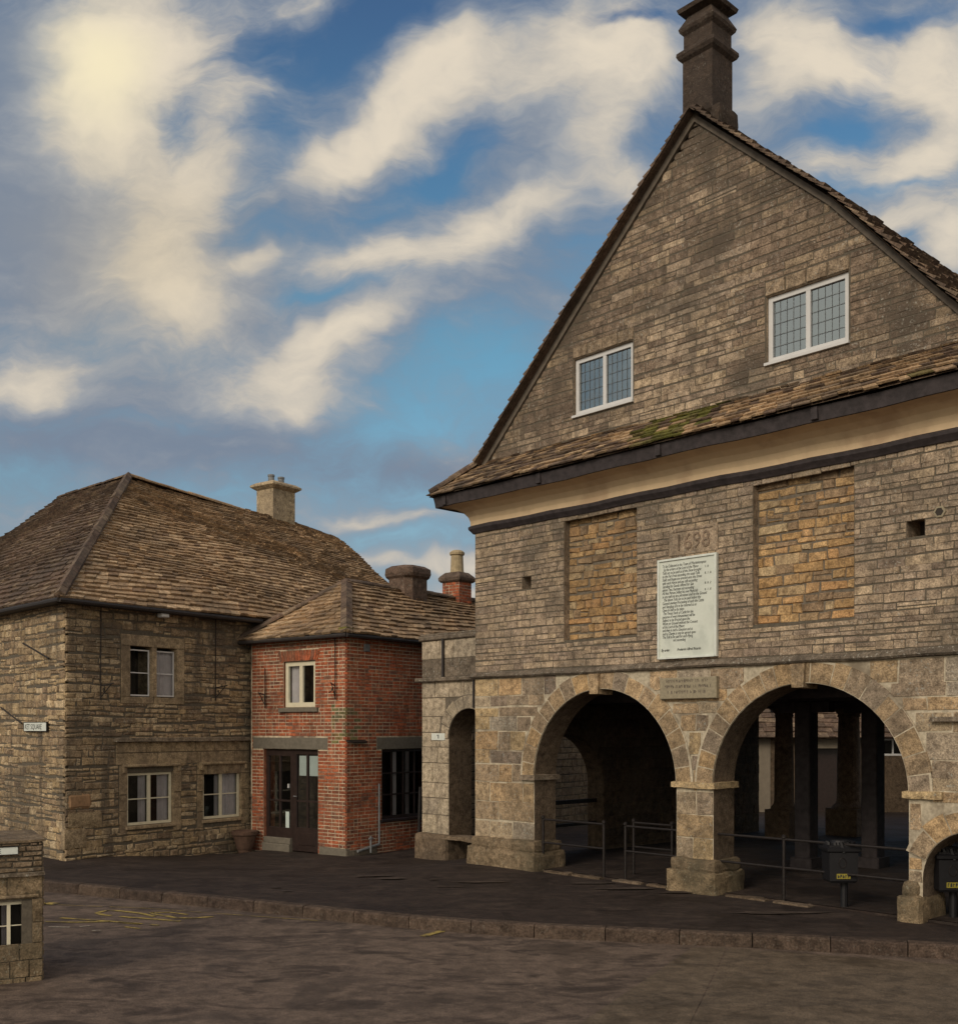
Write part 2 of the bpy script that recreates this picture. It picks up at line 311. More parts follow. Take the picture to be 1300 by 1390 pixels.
def arch_half(op, t):
    x = t-op['tc']; return op['zs']+math.sqrt(max(0, op['r']**2-x*x))
def wall(mb, fr, t0, t1, zb, zt, ops, th, m=0, mj=None, n=0):
    """wall with openings; zb, zt numbers or functions. ops: dict(t0,t1,z0,z1) or dict(tc,r,zs,z0)"""
    mj = m if mj is None else mj
    fb = zb if callable(zb) else (lambda t: zb); ft = zt if callable(zt) else (lambda t: zt)
    br = {t0, t1}
    for o in ops:
        if 'r' in o:
            o['t0'] = o['tc']-o['r']; o['t1'] = o['tc']+o['r']
            for k in range(25): br.add(o['tc']-o['r']*math.cos(math.pi*k/24))
        else: br |= {o['t0'], o['t1']}
    k = t0
    while k < t1: br.add(k); k += 1.0
    br = sorted(b for b in br if t0-1e-6 <= b <= t1+1e-6)
    top = lambda o, t: arch_half(o, t) if 'r' in o else o['z1']
    for a, b in zip(br, br[1:]):
        if b-a < 1e-5: continue
        mid = (a+b)/2; os = sorted([o for o in ops if o['t0'] < mid < o['t1']], key=lambda o: o['z0'])
        lo = (fb(a), fb(b)); segs = []
        for o in os:
            segs.append((lo, (o['z0'], o['z0']))); lo = (top(o, a), top(o, b))
            for zz, rv in (((o['z0'], o['z0']), 0), (lo, 1)):
                if zz[0] > min(fb(a), fb(b))+1e-4: mb.face([fr.w(a,n,zz[0]), fr.w(b,n,zz[1]), fr.w(b,n-th,zz[1]), fr.w(a,n-th,zz[0])], mj, .5)
        segs.append((lo, (ft(a), ft(b))))
        for (la, lb), (ha, hb) in segs:
            if ha-la < 1e-5 and hb-lb < 1e-5: continue
            mb.face([fr.w(a,n,la), fr.w(b,n,lb), fr.w(b,n,hb), fr.w(a,n,ha)], m, .5)
            mb.face([fr.w(a,n-th,la), fr.w(a,n-th,ha), fr.w(b,n-th,hb), fr.w(b,n-th,lb)], mj, .5)
        mb.face([fr.w(a,n,ft(a)), fr.w(b,n,ft(b)), fr.w(b,n-th,ft(b)), fr.w(a,n-th,ft(a))], m, .5)
    for o in ops:
        zt_ = o['zs'] if 'r' in o else o['z1']
        for tt in (o['t0'], o['t1']):
            mb.face([fr.w(tt,n,o['z0']), fr.w(tt,n-th,o['z0']), fr.w(tt,n-th,zt_), fr.w(tt,n,zt_)], mj, .5)
    for tt in (t0, t1):
        mb.face([fr.w(tt,n,fb(tt)), fr.w(tt,n-th,fb(tt)), fr.w(tt,n-th,ft(tt)), fr.w(tt,n,ft(tt))], m, .5)
def one_stone(mb, fr, a, b, zl, zh, n, dep, m, jit, r=None, bev=.012, lim=None):
    """one pillowed stone with slightly crooked edges"""
    j = lambda: random.uniform(-jit, jit)
    P = [(a+j(), zl+j()), (b+j(), zl+j()), (b+j(), zh+j()), (a+j(), zh+j())]
    if lim: P = [(min(max(x, lim[0]), lim[1]), z) for x, z in P]
    d = dep*random.uniform(.55, 1.25); r = random.random() if r is None else r
    bt = min(bev, (b-a)*.25); bz = min(bev, (zh-zl)*.25)
    Q = [(P[0][0]+bt, P[0][1]+bz), (P[1][0]-bt, P[1][1]+bz), (P[2][0]-bt, P[2][1]-bz), (P[3][0]+bt, P[3][1]-bz)]
    D = [d*random.uniform(.75, 1.2) for _ in range(4)]
    mb.hexa([fr.w(x, n-.006, z) for x, z in P]+[fr.w(x, n+D[i], z) for i, (x, z) in enumerate(Q)], m, r)
def stones(mb, fr, t0, t1, z0, z1, hr, wr, gap=.008, dep=.018, jit=.006, m=1, ops=(), lim=None, n=0, wave=.0, pick=None, bev=.012, brick=False, vous=.0, quoin=None):
    """coursed stonework between z0 and z1; ops block stones; lim(z)->(tl,tr)"""
    z = z0; c = 0
    while z < z1-.02:
        h = random.uniform(*hr)
        if z1-(z+h) < hr[0]*.7: h = z1-z
        zm = z+h/2; a0, b0 = (t0, t1) if lim is None else lim(z+h*.9)
        iv = [(a0, b0)] if b0 > a0 else []
        for o in ops:
            if 'r' in o:
                rr = o['r']+(vous if zm > o.get('vz', -9) else 0)
                zq = max(zm-h*.3, o['z0'])
                if z+h*.5 < o['z0'] or zq > o['zs']+rr: continue
                hw = (o['r'] if zm < o['zs'] else math.sqrt(max(0, rr*rr-(zq-o['zs'])**2)))
                if zm < o['zs'] and vous: hw = o['r']
                x0, x1 = o['tc']-hw, o['tc']+hw
            else:
                if zm < o['z0'] or zm > o['z1']: continue
                x0, x1 = o['t0'], o['t1']
            nv = []
            for a, b in iv:
                if x1 <= a or x0 >= b: nv.append((a, b)); continue
                if x0 > a: nv.append((a, x0))
                if x1 < b: nv.append((x1, b))
            iv = nv
        ph = random.random()*6
        for a, b in iv:
            t = a; first = True
            while t < b-.01:
                if brick: wd = .11 if (first and c % 2) else random.choice(wr)
                else: wd = random.uniform(*wr)*(random.uniform(.6, 1.3))
                if quoin and first and a == t0: wd = quoin*(1.25 if c % 2 else .8)
                if b-(t+wd) < wr[0]*.5: wd = b-t
                e = t+wd; dz = wave*math.sin(t*1.7+ph)+random.uniform(-1, 1)*wave*.4
                rv = None; mm = m
                if pick:
                    q = pick((t+e)/2, zm)
                    if q is False: t = e; first = False; continue
                    if q is not None: mm = q
                # occasionally split a stone into two thin ones
                if not brick and h > hr[0]*1.35 and random.random() < .05:
                    zc = z+h*random.uniform(.4, .6)
                    one_stone(mb, fr, t+gap/2, e-gap/2, z+gap/2+dz, zc-gap/2+dz, n, dep, mm, jit, bev=bev, lim=(a, b))
                    one_stone(mb, fr, t+gap/2, e-gap/2, zc+gap/2+dz, z+h-gap/2+dz, n, dep, mm, jit, bev=bev, lim=(a, b))
                else: one_stone(mb, fr, t+gap/2, e-gap/2, z+gap/2+dz, z+h-gap/2+dz, n, dep, mm, jit, bev=bev, lim=(a, b))
                t = e; first = False
        z += h; c += 1
def slates(mb, A, B, Cc, D, e0=.24, e1=.13, w=(.16, .34), m=0, mf=None, und=.03, th=.028, deck=1, ndeck=True):
    """stone slates: eave A->B, ridge D->Cc, diminishing courses"""
    A, B, Cc, D = map(cr, (A, B, Cc, D))
    nrm = (B-A).cross(((D+Cc)/2-(A+B)/2)).normalized()
    if nrm.z < 0: nrm = -nrm
    ph = random.random()*9
    def P(u, v, h=0):
        p = (A.lerp(B, u)).lerp(D.lerp(Cc, u), v)
        o = und*(math.sin(p.x*1.1+ph)+math.sin(p.y*.9+p.z*1.7+ph*2))*.5*min(1, 4*v+.3)
        return p+nrm*(o+h)
    L = ((D+Cc)/2-(A+B)/2).length
    s = -.02
    while s < L:
        v = s/L; ex = e0+(e1-e0)*v; ex *= random.uniform(.93, 1.07)
        v0 = s/L; v1 = min(1., (s+ex*1.7)/L)
        width = (A.lerp(D, max(v0, 0))-B.lerp(Cc, max(v0, 0))).length
        if width > .05:
            x = random.uniform(-.15, 0)
            while x < width:
                wd = random.uniform(*w); a = max(0, x)/width; b = min(1, (x+wd-.008)/width)
                if b > a:
                    j = random.uniform(-.018, .018)/L; lift = random.uniform(0, .024)
                    va = v0+j+random.uniform(-.006, .006)/L; vb = v0+j+random.uniform(-.006, .006)/L
                    t1 = th*random.uniform(.7, 1.3)
                    wn = max(.0001, (A.lerp(D, v1)-B.lerp(Cc, v1)).length)
                    # keep the slate's own width further up the slope
                    cx = (a+b)/2; hw = (b-a)/2*min(width/wn, 1.5)
                    a1, b1 = max(0, cx-hw), min(1, cx+hw)
                    if v1 >= 1: a1, b1 = a, b
                    lo = .012+lift
                    p = [P(a,va,lo), P(b,vb,lo+random.uniform(-.005,.005)), P(b1,v1,0), P(a1,v1,0)]
                    q = [P(a,va,lo+t1), P(b,vb,lo+t1), P(b1,v1,.006), P(a1,v1,.006)]
                    mm = m
                    if mf: mm = mf((p[0]+p[1])/2)
                    mb.hexa([p[0],p[1],p[2],p[3],q[0],q[1],q[2],q[3]], mm)
                x += wd
        s += ex
    if ndeck:
        K = 10
        for i in range(K):
            for j in range(K):
                mb.face([P(i/K,j/K,-.02), P((i+1)/K,j/K,-.02), P((i+1)/K,(j+1)/K,-.02), P(i/K,(j+1)/K,-.02)], deck, .5)
def caps(mb, p, q, wd=.13, step=.42, m=0, h=.06, lift=.03):
    """ridge or hip stones along a line"""
    p, q = cr(p), cr(q); a = (q-p); L = a.length; a.normalize()
    side = a.cross(Vector((0, 0, 1))).normalized(); up = side.cross(a).normalized()
    if up.z < 0: up = -up
    s = 0
    while s < L-.05:
        e = min(L, s+step*random.uniform(.85, 1.15)); j = random.uniform(-.01, .012)
        P0 = p+a*s; P1 = p+a*(e-.003)
        for sg in (1, -1):
            mb.hexa([P0+side*sg*wd-up*(h*.9), P1+side*sg*wd-up*(h*.9), P1-up*.02, P0-up*.02,
                     P0+side*sg*wd*1.02+up*(lift-h*.6+j), P1+side*sg*wd*1.02+up*(lift-h*.6+j), P1+up*(lift+.035+j), P0+up*(lift+.035+j)], m)
        s = e
def rough_box(mb, fr, t0, t1, n0, n1, z0, z1, m=0, amp=.03, step=.12, rnd=.05):
    """weathered block with worn edges"""
    from mathutils import noise
    T = max(1, round((t1-t0)/step)); Nn = max(1, round((n1-n0)/step)); Z = max(1, round((z1-z0)/step))
    rv = random.random(); ctr = Vector(((t0+t1)/2, (n0+n1)/2, (z0+z1)/2)); hx = Vector(((t1-t0)/2, (n1-n0)/2, (z1-z0)/2))
    def pt(t, n, z):
        q = Vector((t, n, z))-ctr
        e = [max(0, abs(q[i])-(hx[i]-rnd)) for i in range(3)]
        l = math.sqrt(sum(x*x for x in e))
        if l > rnd: 
            k = rnd/l
            q = Vector([(math.copysign((hx[i]-rnd)+e[i]*k, q[i]) if e[i] > 0 else q[i]) for i in range(3)])
        w = fr.w(*(q+ctr)); nv = noise.noise_vector(w*4.5)*amp+noise.noise_vector(w*14)*amp*.35
        return w+nv
    def grid(fn, a, b):
        for i in range(a):
            for j in range(b): mb.face([fn(i/a,j/b), fn((i+1)/a,j/b), fn((i+1)/a,(j+1)/b), fn(i/a,(j+1)/b)], m, rv)
    lt = lambda u: t0+(t1-t0)*u
    ln = lambda u: n0+(n1-n0)*u
    lz = lambda u: z0+(z1-z0)*u
    grid(lambda u, v: pt(lt(u), n1, lz(v)), T, Z); grid(lambda u, v: pt(lt(u), n0, lz(v)), T, Z)
    grid(lambda u, v: pt(t0, ln(u), lz(v)), Nn, Z); grid(lambda u, v: pt(t1, ln(u), lz(v)), Nn, Z)
    grid(lambda u, v: pt(lt(u), ln(v), z1), T, Nn); grid(lambda u, v: pt(lt(u), ln(v), z0), T, Nn)
def window(root, fr, t0, t1, z0, z1, n, fw=.05, mull=.06, cols=2, rows=2, bar=.022, mat='white', gm='glass', curt=None, back=.5, lead=0, name='window', dep=.06, blind=None):
    """joinery at depth n: frame mesh, pane sub-part, curtains, dark room behind"""
    f = MB(); W = fr
    f.box(W,t0,t0+fw,n-dep,n,z0,z1); f.box(W,t1-fw,t1,n-dep,n,z0,z1); f.box(W,t0+fw,t1-fw,n-dep,n-.002,z0,z0+fw*1.1); f.box(W,t0+fw,t1-fw,n-dep,n-.002,z1-fw,z1)
    ws = (t1-t0-2*fw-(cols-1)*mull)/cols
    for c in range(cols):
        a = t0+fw+c*(ws+mull); b = a+ws
        if c < cols-1: f.box(W,b,b+mull,n-dep,n-.004,z0+fw*1.1,z1-fw)
        rr = rows if not isinstance(rows, (list, tuple)) else rows[c]
        for k in range(1, rr):
            zc = z0+fw+(z1-z0-2*fw)*k/rr; f.box(W,a,b,n-dep*.8,n-.012,zc-bar/2,zc+bar/2)
    wo_ = f.build(name, mat, root)
    g_ = MB(); g_.face([W.w(t0+fw*.5,n-dep*.6,z0+fw*.5),W.w(t1-fw*.5,n-dep*.6,z0+fw*.5),W.w(t1-fw*.5,n-dep*.6,z1-fw*.5),W.w(t0+fw*.5,n-dep*.6,z1-fw*.5)])
    g_.build('pane', gm, wo_)
    if lead:
        l = MB()
        for c in range(cols):
            a = t0+fw+c*(ws+mull)
            for k in range(1, lead): x = a+ws*k/lead; l.box(W,x-.0022,x+.0022,n-dep*.6+.002,n-dep*.6+.008,z0+fw*1.1,z1-fw)
            for k in range(1, 5): zc = z0+fw+(z1-z0-2*fw)*k/5; l.box(W,a,a+ws,n-dep*.6+.009,n-dep*.6+.014,zc-.0022,zc+.0022)
        l.build('leading', 'lead', wo_)
    if curt:
        cu = MB()
        for (a, b) in curt:
            K = 14
            pts = [(a+(b-a)*i/K, n-dep-.05+.025*math.sin(i*1.9)) for i in range(K+1)]
            for (x0, n0), (x1, n1) in zip(pts, pts[1:]): cu.face([W.w(x0,n0,z0+.02),W.w(x1,n1,z0+.02),W.w(x1,n1,z1-.02),W.w(x0,n0,z1-.02)])
        cu.build('curtain', 'curt', wo_, smooth=True)
    if blind:
        bl = MB(); bl.face([W.w(blind[0],n-dep-.03,blind[2]),W.w(blind[1],n-dep-.03,blind[2]),W.w(blind[1],n-dep-.03,blind[3]),W.w(blind[0],n-dep-.03,blind[3])]); bl.build('blind','blind',wo_)
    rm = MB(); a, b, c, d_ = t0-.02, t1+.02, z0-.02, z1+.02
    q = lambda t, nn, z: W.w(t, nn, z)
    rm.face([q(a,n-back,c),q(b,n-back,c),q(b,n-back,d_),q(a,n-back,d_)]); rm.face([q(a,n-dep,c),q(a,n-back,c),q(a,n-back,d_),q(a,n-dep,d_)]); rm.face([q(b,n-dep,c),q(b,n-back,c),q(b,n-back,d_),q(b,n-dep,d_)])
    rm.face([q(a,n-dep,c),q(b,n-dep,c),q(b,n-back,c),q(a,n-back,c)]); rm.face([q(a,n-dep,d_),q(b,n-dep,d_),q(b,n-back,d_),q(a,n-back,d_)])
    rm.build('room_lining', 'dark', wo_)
    return wo_
def text_part(name, body, size, fr, t, n, z, mat, parent, shear=0., ext=.0, align='LEFT', xs=1., space=1.):
    cu = bpy.data.curves.new('txt', 'FONT'); cu.body = body; cu.size = size; cu.shear = shear; cu.extrude = ext; cu.align_x = align; cu.space_line = space; cu.resolution_u = 2
    ob = bpy.data.objects.new('txt', cu); C.objects.link(ob)
    bpy.context.view_layer.update()
    me = bpy.data.meshes.new_from_object(ob.evaluated_get(bpy.context.evaluated_depsgraph_get()))
    bpy.data.objects.remove(ob)
    off = parent_world(parent)
    for v in me.vertices: v.co = fr.w(t+v.co.x*xs, n+v.co.z, z+v.co.y)-off
    me.materials.clear(); me.materials.append(M[mat]); me.name = name
    o = bpy.data.objects.new(name, me); C.objects.link(o); o.parent = parent
    return o

# ================================================================== GROUND
KP = [(-60, 44), (-20, 24.2), (-7.13, 17.51), (-3.45, 15.62), (-1.19, 14.33), (.47, 13.63), (3.15, 13.0), (5.51, 12.29), (12, 10.1), (40, .5)]
def kerb_y(x):
    for (a, ya), (b, yb) in zip(KP, KP[1:]):
        if a <= x <= b: return ya+(yb-ya)*(x-a)/(b-a)
    return KP[0][1] if x < KP[0][0] else KP[-1][1]
GP = [(0,19.5,0),(3.3,16.4,.0),(5.6,13.8,0),(9,12,0),(-7.9,20.3,-.02),(-5.2,24,-.27),(-4.6,23.4,-.15),(-2.7,22,-.13),(-1.6,22.2,-.16),(0,13.9,0),(4,12.8,0),(-7.1,17.5,0),(-3.4,15.6,0),(-13,25,0),(8,26,-.02),(12,20,0),(2,26,-.1),(12,36,-.3),(3,34,-.3),(-20,24,0),(20,36,-.3)]
def gz(x, y):
    s = q = 0
    for a, b, z in GP:
        wt = 1/((x-a)**2+(y-b)**2+.02)**1.5; s += wt*z; q += wt
    return s/q
ROADZ = -.15
gm = MB(); gm.face([(-900,-900,-.9),(900,-900,-.9),(900,900,-.9),(-900,900,-.9)]); gm.build('ground', 'soil', kind='structure')
rd = MB()
for i in range(80):
    x0, x1 = -60+i*1.25, -60+(i+1)*1.25
    rd.face([(x0,-40,ROADZ),(x1,-40,ROADZ),(x1,kerb_y(x1)+.1,ROADZ),(x0,kerb_y(x0)+.1,ROADZ)])
rd.build('road', 'road', kind='structure')
pv = MB(); XS = [-60+i*1. for i in range(40)]+[-20+i*.4 for i in range(100)]+[20+i*1. for i in range(21)]
VS = [0,.01,.02,.035,.05,.065,.08,.1,.12,.14,.16,.18,.2,.23,.26,.3,.35,.4,.5,.6,.8,1]
def pvp(x, v):
    y0 = kerb_y(x)+.14; y = y0+(52-y0)*v
    return (x, y, gz(x, y)+.012*math.sin(x*1.3+y*.7)*math.sin(y*1.1)*min(1, v*20))
for x0, x1 in zip(XS, XS[1:]):
    for v0, v1 in zip(VS, VS[1:]): pv.face([pvp(x0,v0),pvp(x1,v0),pvp(x1,v1),pvp(x0,v1)])
pv.build('pavement', 'pave', kind='structure', smooth=True)
kb = MB(); x = -30.
while x < 24:
    L = .88*random.uniform(.96, 1.04); y = kerb_y(x); dx = .1; sl_ = (kerb_y(x+dx)-y)/dx; ux = 1/math.hypot(1, sl_); x2 = x+L*ux; y2 = kerb_y(x2)
    D = Vector((x2-x, y2-y, 0)).normalized(); Nn = Vector((D.y, -D.x, 0))
    fr = F((x, y), (D.x, D.y), (Nn.x, Nn.y)); zt = gz(x, y+.1)+.012+random.uniform(-.004, .004); Lr = math.hypot(x2-x, y2-y)
    e = .006; b = .022
    w_ = fr.w; t0, t1 = e, Lr-e
    r_ = random.random()
    kb.hexa([w_(t0,-.17,-.5),w_(t1,-.17,-.5),w_(t1,-.17,zt),w_(t0,-.17,zt),w_(t0,.035,-.5),w_(t1,.035,-.5),w_(t1,0.005,zt-b),w_(t0,0.005,zt-b)], 0, r_)
    kb.hexa([w_(t0,-.17,zt-b),w_(t1,-.17,zt-b),w_(t1,-.16,zt),w_(t0,-.16,zt),w_(t0,.0055,zt-b),w_(t1,.0055,zt-b),w_(t1,-b,zt+.001),w_(t0,-b,zt+.001)], 0, r_)
    x = x2
kb.build('kerb', 'kerb', kind='structure')
# lighter slabs on the near side of the road
nr = MB(); nz_ = ROADZ+.004
nr.face([(2.95,12.75,nz_),(3.02,12.95,nz_),(4.75,12.25,nz_),(9,10.6,nz_),(9,8,nz_),(1.5,8.4,nz_)])
nr.face([(1.56,8.6,nz_),(2.93,12.74,nz_),(2.98,12.96,nz_),(2.6,12.98,nz_),(.4,8.6,nz_)])
nr.build('road_channel', 'near', kind='structure')
# ---- worn yellow road lettering and bay lines, as strips on the road
def ray(px, py, z=ROADZ): Y = (HC-z)*1450/(py-990); return Vector(((px-650)/1450*Y, Y, z+.008))
def strip(mb, pts, wd):
    P = [ray(*p) for p in pts]
    for a, b in zip(P, P[1:]):
        dd = (b-a).normalized(); s_ = Vector((-dd.y, dd.x, 0))*wd/2; K = max(1, int((b-a).length/.12))
        for k in range(K):
            if random.random() < .06: continue
            u, v = k/K, (k+1)/K; e0 = random.uniform(.8, 1.1); e1 = random.uniform(.8, 1.1)
            mb.face([a.lerp(b,u)-s_*e0, a.lerp(b,v)-s_*e1, a.lerp(b,v)+s_*e1, a.lerp(b,u)+s_*e0])
ym = MB()
for pts, wd in [([(50,1227.5),(62,1226.6),(77,1227.5)],.22), ([(210,1244.5),(190,1240),(158,1236.5),(146,1236.3),(132,1239.5),(140,1242.5),(175,1245.5),(215,1248.5),(245,1251)],.075), ([(205,1239),(212,1241.5),(240,1246.5),(262,1246.5),(290,1245)],.08), ([(205,1239.5),(230,1238.8),(255,1242)],.05), ([(62,1251.5),(100,1252.5),(150,1251.5),(190,1255)],.06), ([(83,1246.5),(120,1249),(170,1252.5),(216,1256.7)],.07), ([(160,1257.5),(190,1261)],.05)]: strip(ym, pts, wd)
ym.build('yellow_road_lettering', 'yellow', kind='structure')
yl = MB(); strip(yl, [(573,1271.5),(603,1263.5)], .11); strip(yl, [(605,1263),(700,1266),(820,1272),(960,1279)], .035); strip(yl, [(60,1228),(200,1233.5),(330,1243),(440,1251)], .02)
yl.build('yellow_bay_line', 'yellow', kind='structure')
wm = MB()
strip(wm, [(66,1258.7),(95,1259.2),(122,1257.5)], .035); strip(wm, [(125,1264),(137,1263.5)], .04); wm.build('worn_white_marking', 'whiteworn', kind='structure')
pt_ = MB()
def patch(px, py, rx, ry):
    c = ray(px, py, 0); n = 14; ring = []
    for k in range(n):
        a = k*2*math.pi/n; q = random.uniform(.6, 1.2); p_ = Vector((c.x+rx*q*math.cos(a), c.y+ry*q*math.sin(a), 0)); p_.z = gz(p_.x, p_.y)+.016; ring.append(p_)
    pt_.face(ring)
for a in [(505,1187,.35,.10),(530,1191,.30,.10),(655,1197,.5,.10),(610,1203,.3,.06),(590,1193,.08,.05),(810,1199,.45,.12),(850,1207,.5,.12),(940,1212,.6,.10),(1060,1240,.7,.12),(375,1205,.12,.06),(390,1210,.1,.04)]: patch(*a)
pt_.build('worn_pavement_patches', M['patch'], kind='structure')

# ================================================================== MARKET HOUSE
W = 9.85
mh = thing('market_house', 'tall gabled stone market house with two big arches, steep roof and cream plaster cove', 'market house', FM.w(W/2, 0, 0))
AR = [dict(tc=3.06, r=1.53, zs=1.64, z0=-.3), dict(tc=6.78, r=1.51, zs=1.64, z0=-.3), dict(tc=9.125, r=.651, zs=.56, z0=-.3, vz=.78)]
lw = MB(); TH = .55
wall(lw, FM, 0, W+.3, -.3, 3.44, AR, TH, 0, 2)
stones(lw, FM, 0, W+.3, .5, 3.44, (.16, .36), (.34, .85), .014, .009, .011, 1, AR, vous=.31, wave=.010, quoin=.5, bev=.006)
lw.build('ground_floor_wall', ['mlight', 'low', 'jamb'], mh)
# arch rings
def ring(tc, r, zs, n, wd, name='arch_ring', gapm='mlight', par=mh, fr=FM, mat='vous', key=None, prn=.028, skip=0):
    mb = MB(); a = 0; da = math.pi/n
    bk = [a0+random.uniform(-.022, .022)*(0 < i < n) for i, a0 in enumerate([k*da for k in range(n+1)])]
    for i, (x, y) in enumerate(zip(bk, bk[1:])):
        if i < skip or i >= n-skip: continue
        ro = r+wd*random.uniform(.92, 1.12); ga = .016; rv = random.random(); x_, y_ = x+ga/r/2, y-ga/r/2
        K = 3
        for k in range(K):
            p, q = x_+(y_-x_)*k/K, x_+(y_-x_)*(k+1)/K
            pt = lambda rad, an, nn: fr.w(tc-rad*math.cos(an), nn, zs+rad*math.sin(an))
            b = .012
            mb.hexa([pt(r+.001,p,-.2),pt(r+.001,q,-.2),pt(ro,q,-.01),pt(ro,p,-.01),pt(r+b,p,prn),pt(r+b,q,prn),pt(ro-b,q,prn),pt(ro-b,p,prn)], 0, rv)
    # mortar bed showing between the voussoirs
    K = 30; g0 = skip*da; g1 = math.pi-skip*da
    for k in range(K):
        p, q = g0+(g1-g0)*k/K, g0+(g1-g0)*(k+1)/K; pt = lambda rad, an: fr.w(tc-rad*math.cos(an), .024, zs+rad*math.sin(an))
        mb.face([pt(r+.004,p),pt(r+.004,q),pt(r+wd*1.05,q),pt(r+wd*1.05,p)], 1, .5)
    return mb.build(name, [mat, gapm], par)
ring(3.06, 1.53, 1.64, 18, .31); ring(6.78, 1.51, 1.64, 19, .31); ring(9.125, .651, .56, 8, .27, skip=1)
for tc in (2.96, 6.72):
    k = MB(); k.hexa([FM.w(tc-.095,-.3,3.08),FM.w(tc+.095,-.3,3.08),FM.w(tc+.115,-.3,3.43),FM.w(tc-.115,-.3,3.43),FM.w(tc-.09,.08,3.09),FM.w(tc+.09,.08,3.09),FM.w(tc+.11,.08,3.425),FM.w(tc-.11,.08,3.425)], 0, .9)
    k.build('keystone', 'vous', mh)
for a, b in ((1.22, 1.60), (4.52, 5.34), (8.22, 8.75)):
    k = MB(); rough_box(k, FM, a, b, -.6, .07, 1.595, 1.70, 0, .012, .08, .02); k.build('impost', 'low', mh)
for a, b in ((-.12, 1.66), (4.46, 5.40), (8.16, 8.50), (9.75, W+.4)):
    k = MB(); rough_box(k, FM, a, b, -.7, .14, -.35, .34, 0, .03, .09, .07); rough_box(k, FM, a+.05, b-.05, -.66, .085, .28, .53, 0, .025, .09, .07)
    k.build('plinth', 'base', mh)
# string course
def sweep(mb, prof, m=0, t0=0, t1=W, side=True, rv=.5, back=-11.):
    for (n0, z0), (n1, z1) in zip(prof, prof[1:]):
        K = 20
        for k in range(K):
            sg_ = lambda i: .007*math.sin(i*1.9)+.006*math.sin(i*.7+1)
            a0 = (t0-n0)+(t1+n0-(t0-n0))*k/K; b0 = (t0-n0)+(t1+n0-(t0-n0))*(k+1)/K; a1 = (t0-n1)+(t1+n1-(t0-n1))*k/K; b1 = (t0-n1)+(t1+n1-(t0-n1))*(k+1)/K
            mb.face([FM.w(a0,n0+sg_(k)*.6,z0+sg_(k)),FM.w(b0,n0+sg_(k+1)*.6,z0+sg_(k+1)),FM.w(b1,n1+sg_(k+1)*.6,z1+sg_(k+1)),FM.w(a1,n1+sg_(k)*.6,z1+sg_(k))], m, rv)
        for tt, sg in ((t0, -1), (t1, 1)):
            mb.face([FM.w(tt+sg*n0,n0,z0),FM.w(tt+sg*n1,n1,z1),FM.w(tt+sg*n1,back,z1),FM.w(tt+sg*n0,back,z0)], m, rv)
k = MB(); sweep(k, [(-.1,3.44),(.055,3.44),(.085,3.47),(.075,3.50),(.02,3.555),(-.1,3.56)]); k.build('string_course', 'dirty', mh)
# upper wall with recessed panels
PAN = [dict(t0=2.24, t1=3.81, z0=4.03, z1=6.12), dict(t0=5.96, t1=7.53, z0=4.03, z1=6.12)]
HOL = [dict(t0=1.23, t1=1.45, z0=5.0, z1=5.22), dict(t0=8.26, t1=8.50, z0=5.01, z1=5.27)]
uw = MB()
wall(uw, FM, 0, W, 3.55, 6.3, PAN+HOL, .5, 0, 2)
DATE = dict(t0=4.45, t1=5.35, z0=5.2, z1=5.62)
stones(uw, FM, 0, W, 3.56, 6.2, (.065, .135), (.13, .44), .006, .009, .007, 1, PAN+HOL+[DATE], wave=.008, quoin=.42, bev=.007)
uw.build('upper_wall', ['mdark', 'up', 'up'], mh)
for p in PAN:
    k = MB(); wall(k, FM, p['t0']-.02, p['t1']+.02, p['z0']-.02, p['z1']+.1, [], .1, 0, 0, n=-.13)
    stones(k, FM, p['t0'], p['t1'], p['z0'], p['z1'], (.085, .165), (.14, .42), .009, .020, .016, 1, n=-.13, wave=.010, bev=.014)
    k.build('recessed_panel', ['mmid', 'infill'], mh)
for h in HOL: k = MB(); k.box(FM, h['t0']-.01, h['t1']+.01, -.45, -.4, h['z0']-.01, h['z1']+.01); k.build('vent_hole', 'dark', mh)
for (a, z) in ((8.70, 5.28), (9.05, 4.5)):
    k = MB(); k.lathe(FM.w(a, .0, z), [(.001,-.01)], 0) if False else None
    for i in range(6):
        a0, a1 = i*math.pi/3, (i+1)*math.pi/3
        P_ = lambda r, an, n: FM.w(a+r*math.cos(an), n, z+r*math.sin(an))
        k.hexa([P_(.055,a0,.0),P_(.055,a1,.0),P_(.085,a1,.0),P_(.085,a0,.0),P_(.055,a0,.035),P_(.055,a1,.035),P_(.08,a1,.03),P_(.08,a0,.03)])
        k.face([FM.w(a,.027,z),P_(.056,a0,.027),P_(.056,a1,.027)], 1, .1)
    k.build('vent_tile', ['plaque', 'dark'], mh)
k = MB(); k.box(FM, DATE['t0'], DATE['t1'], -.01, .02, DATE['z0'], DATE['z1'], 0, .5, .012)
k.box(FM, 4.53, 5.27, .02, .032, 5.565, 5.582, 0, .9)
ds = k.build('date_stone', 'up', mh)
text_part('date_numerals', '1698', .36, FM, 4.57, .026, 5.28, 'gable', ds, 0, .007, xs=.92)
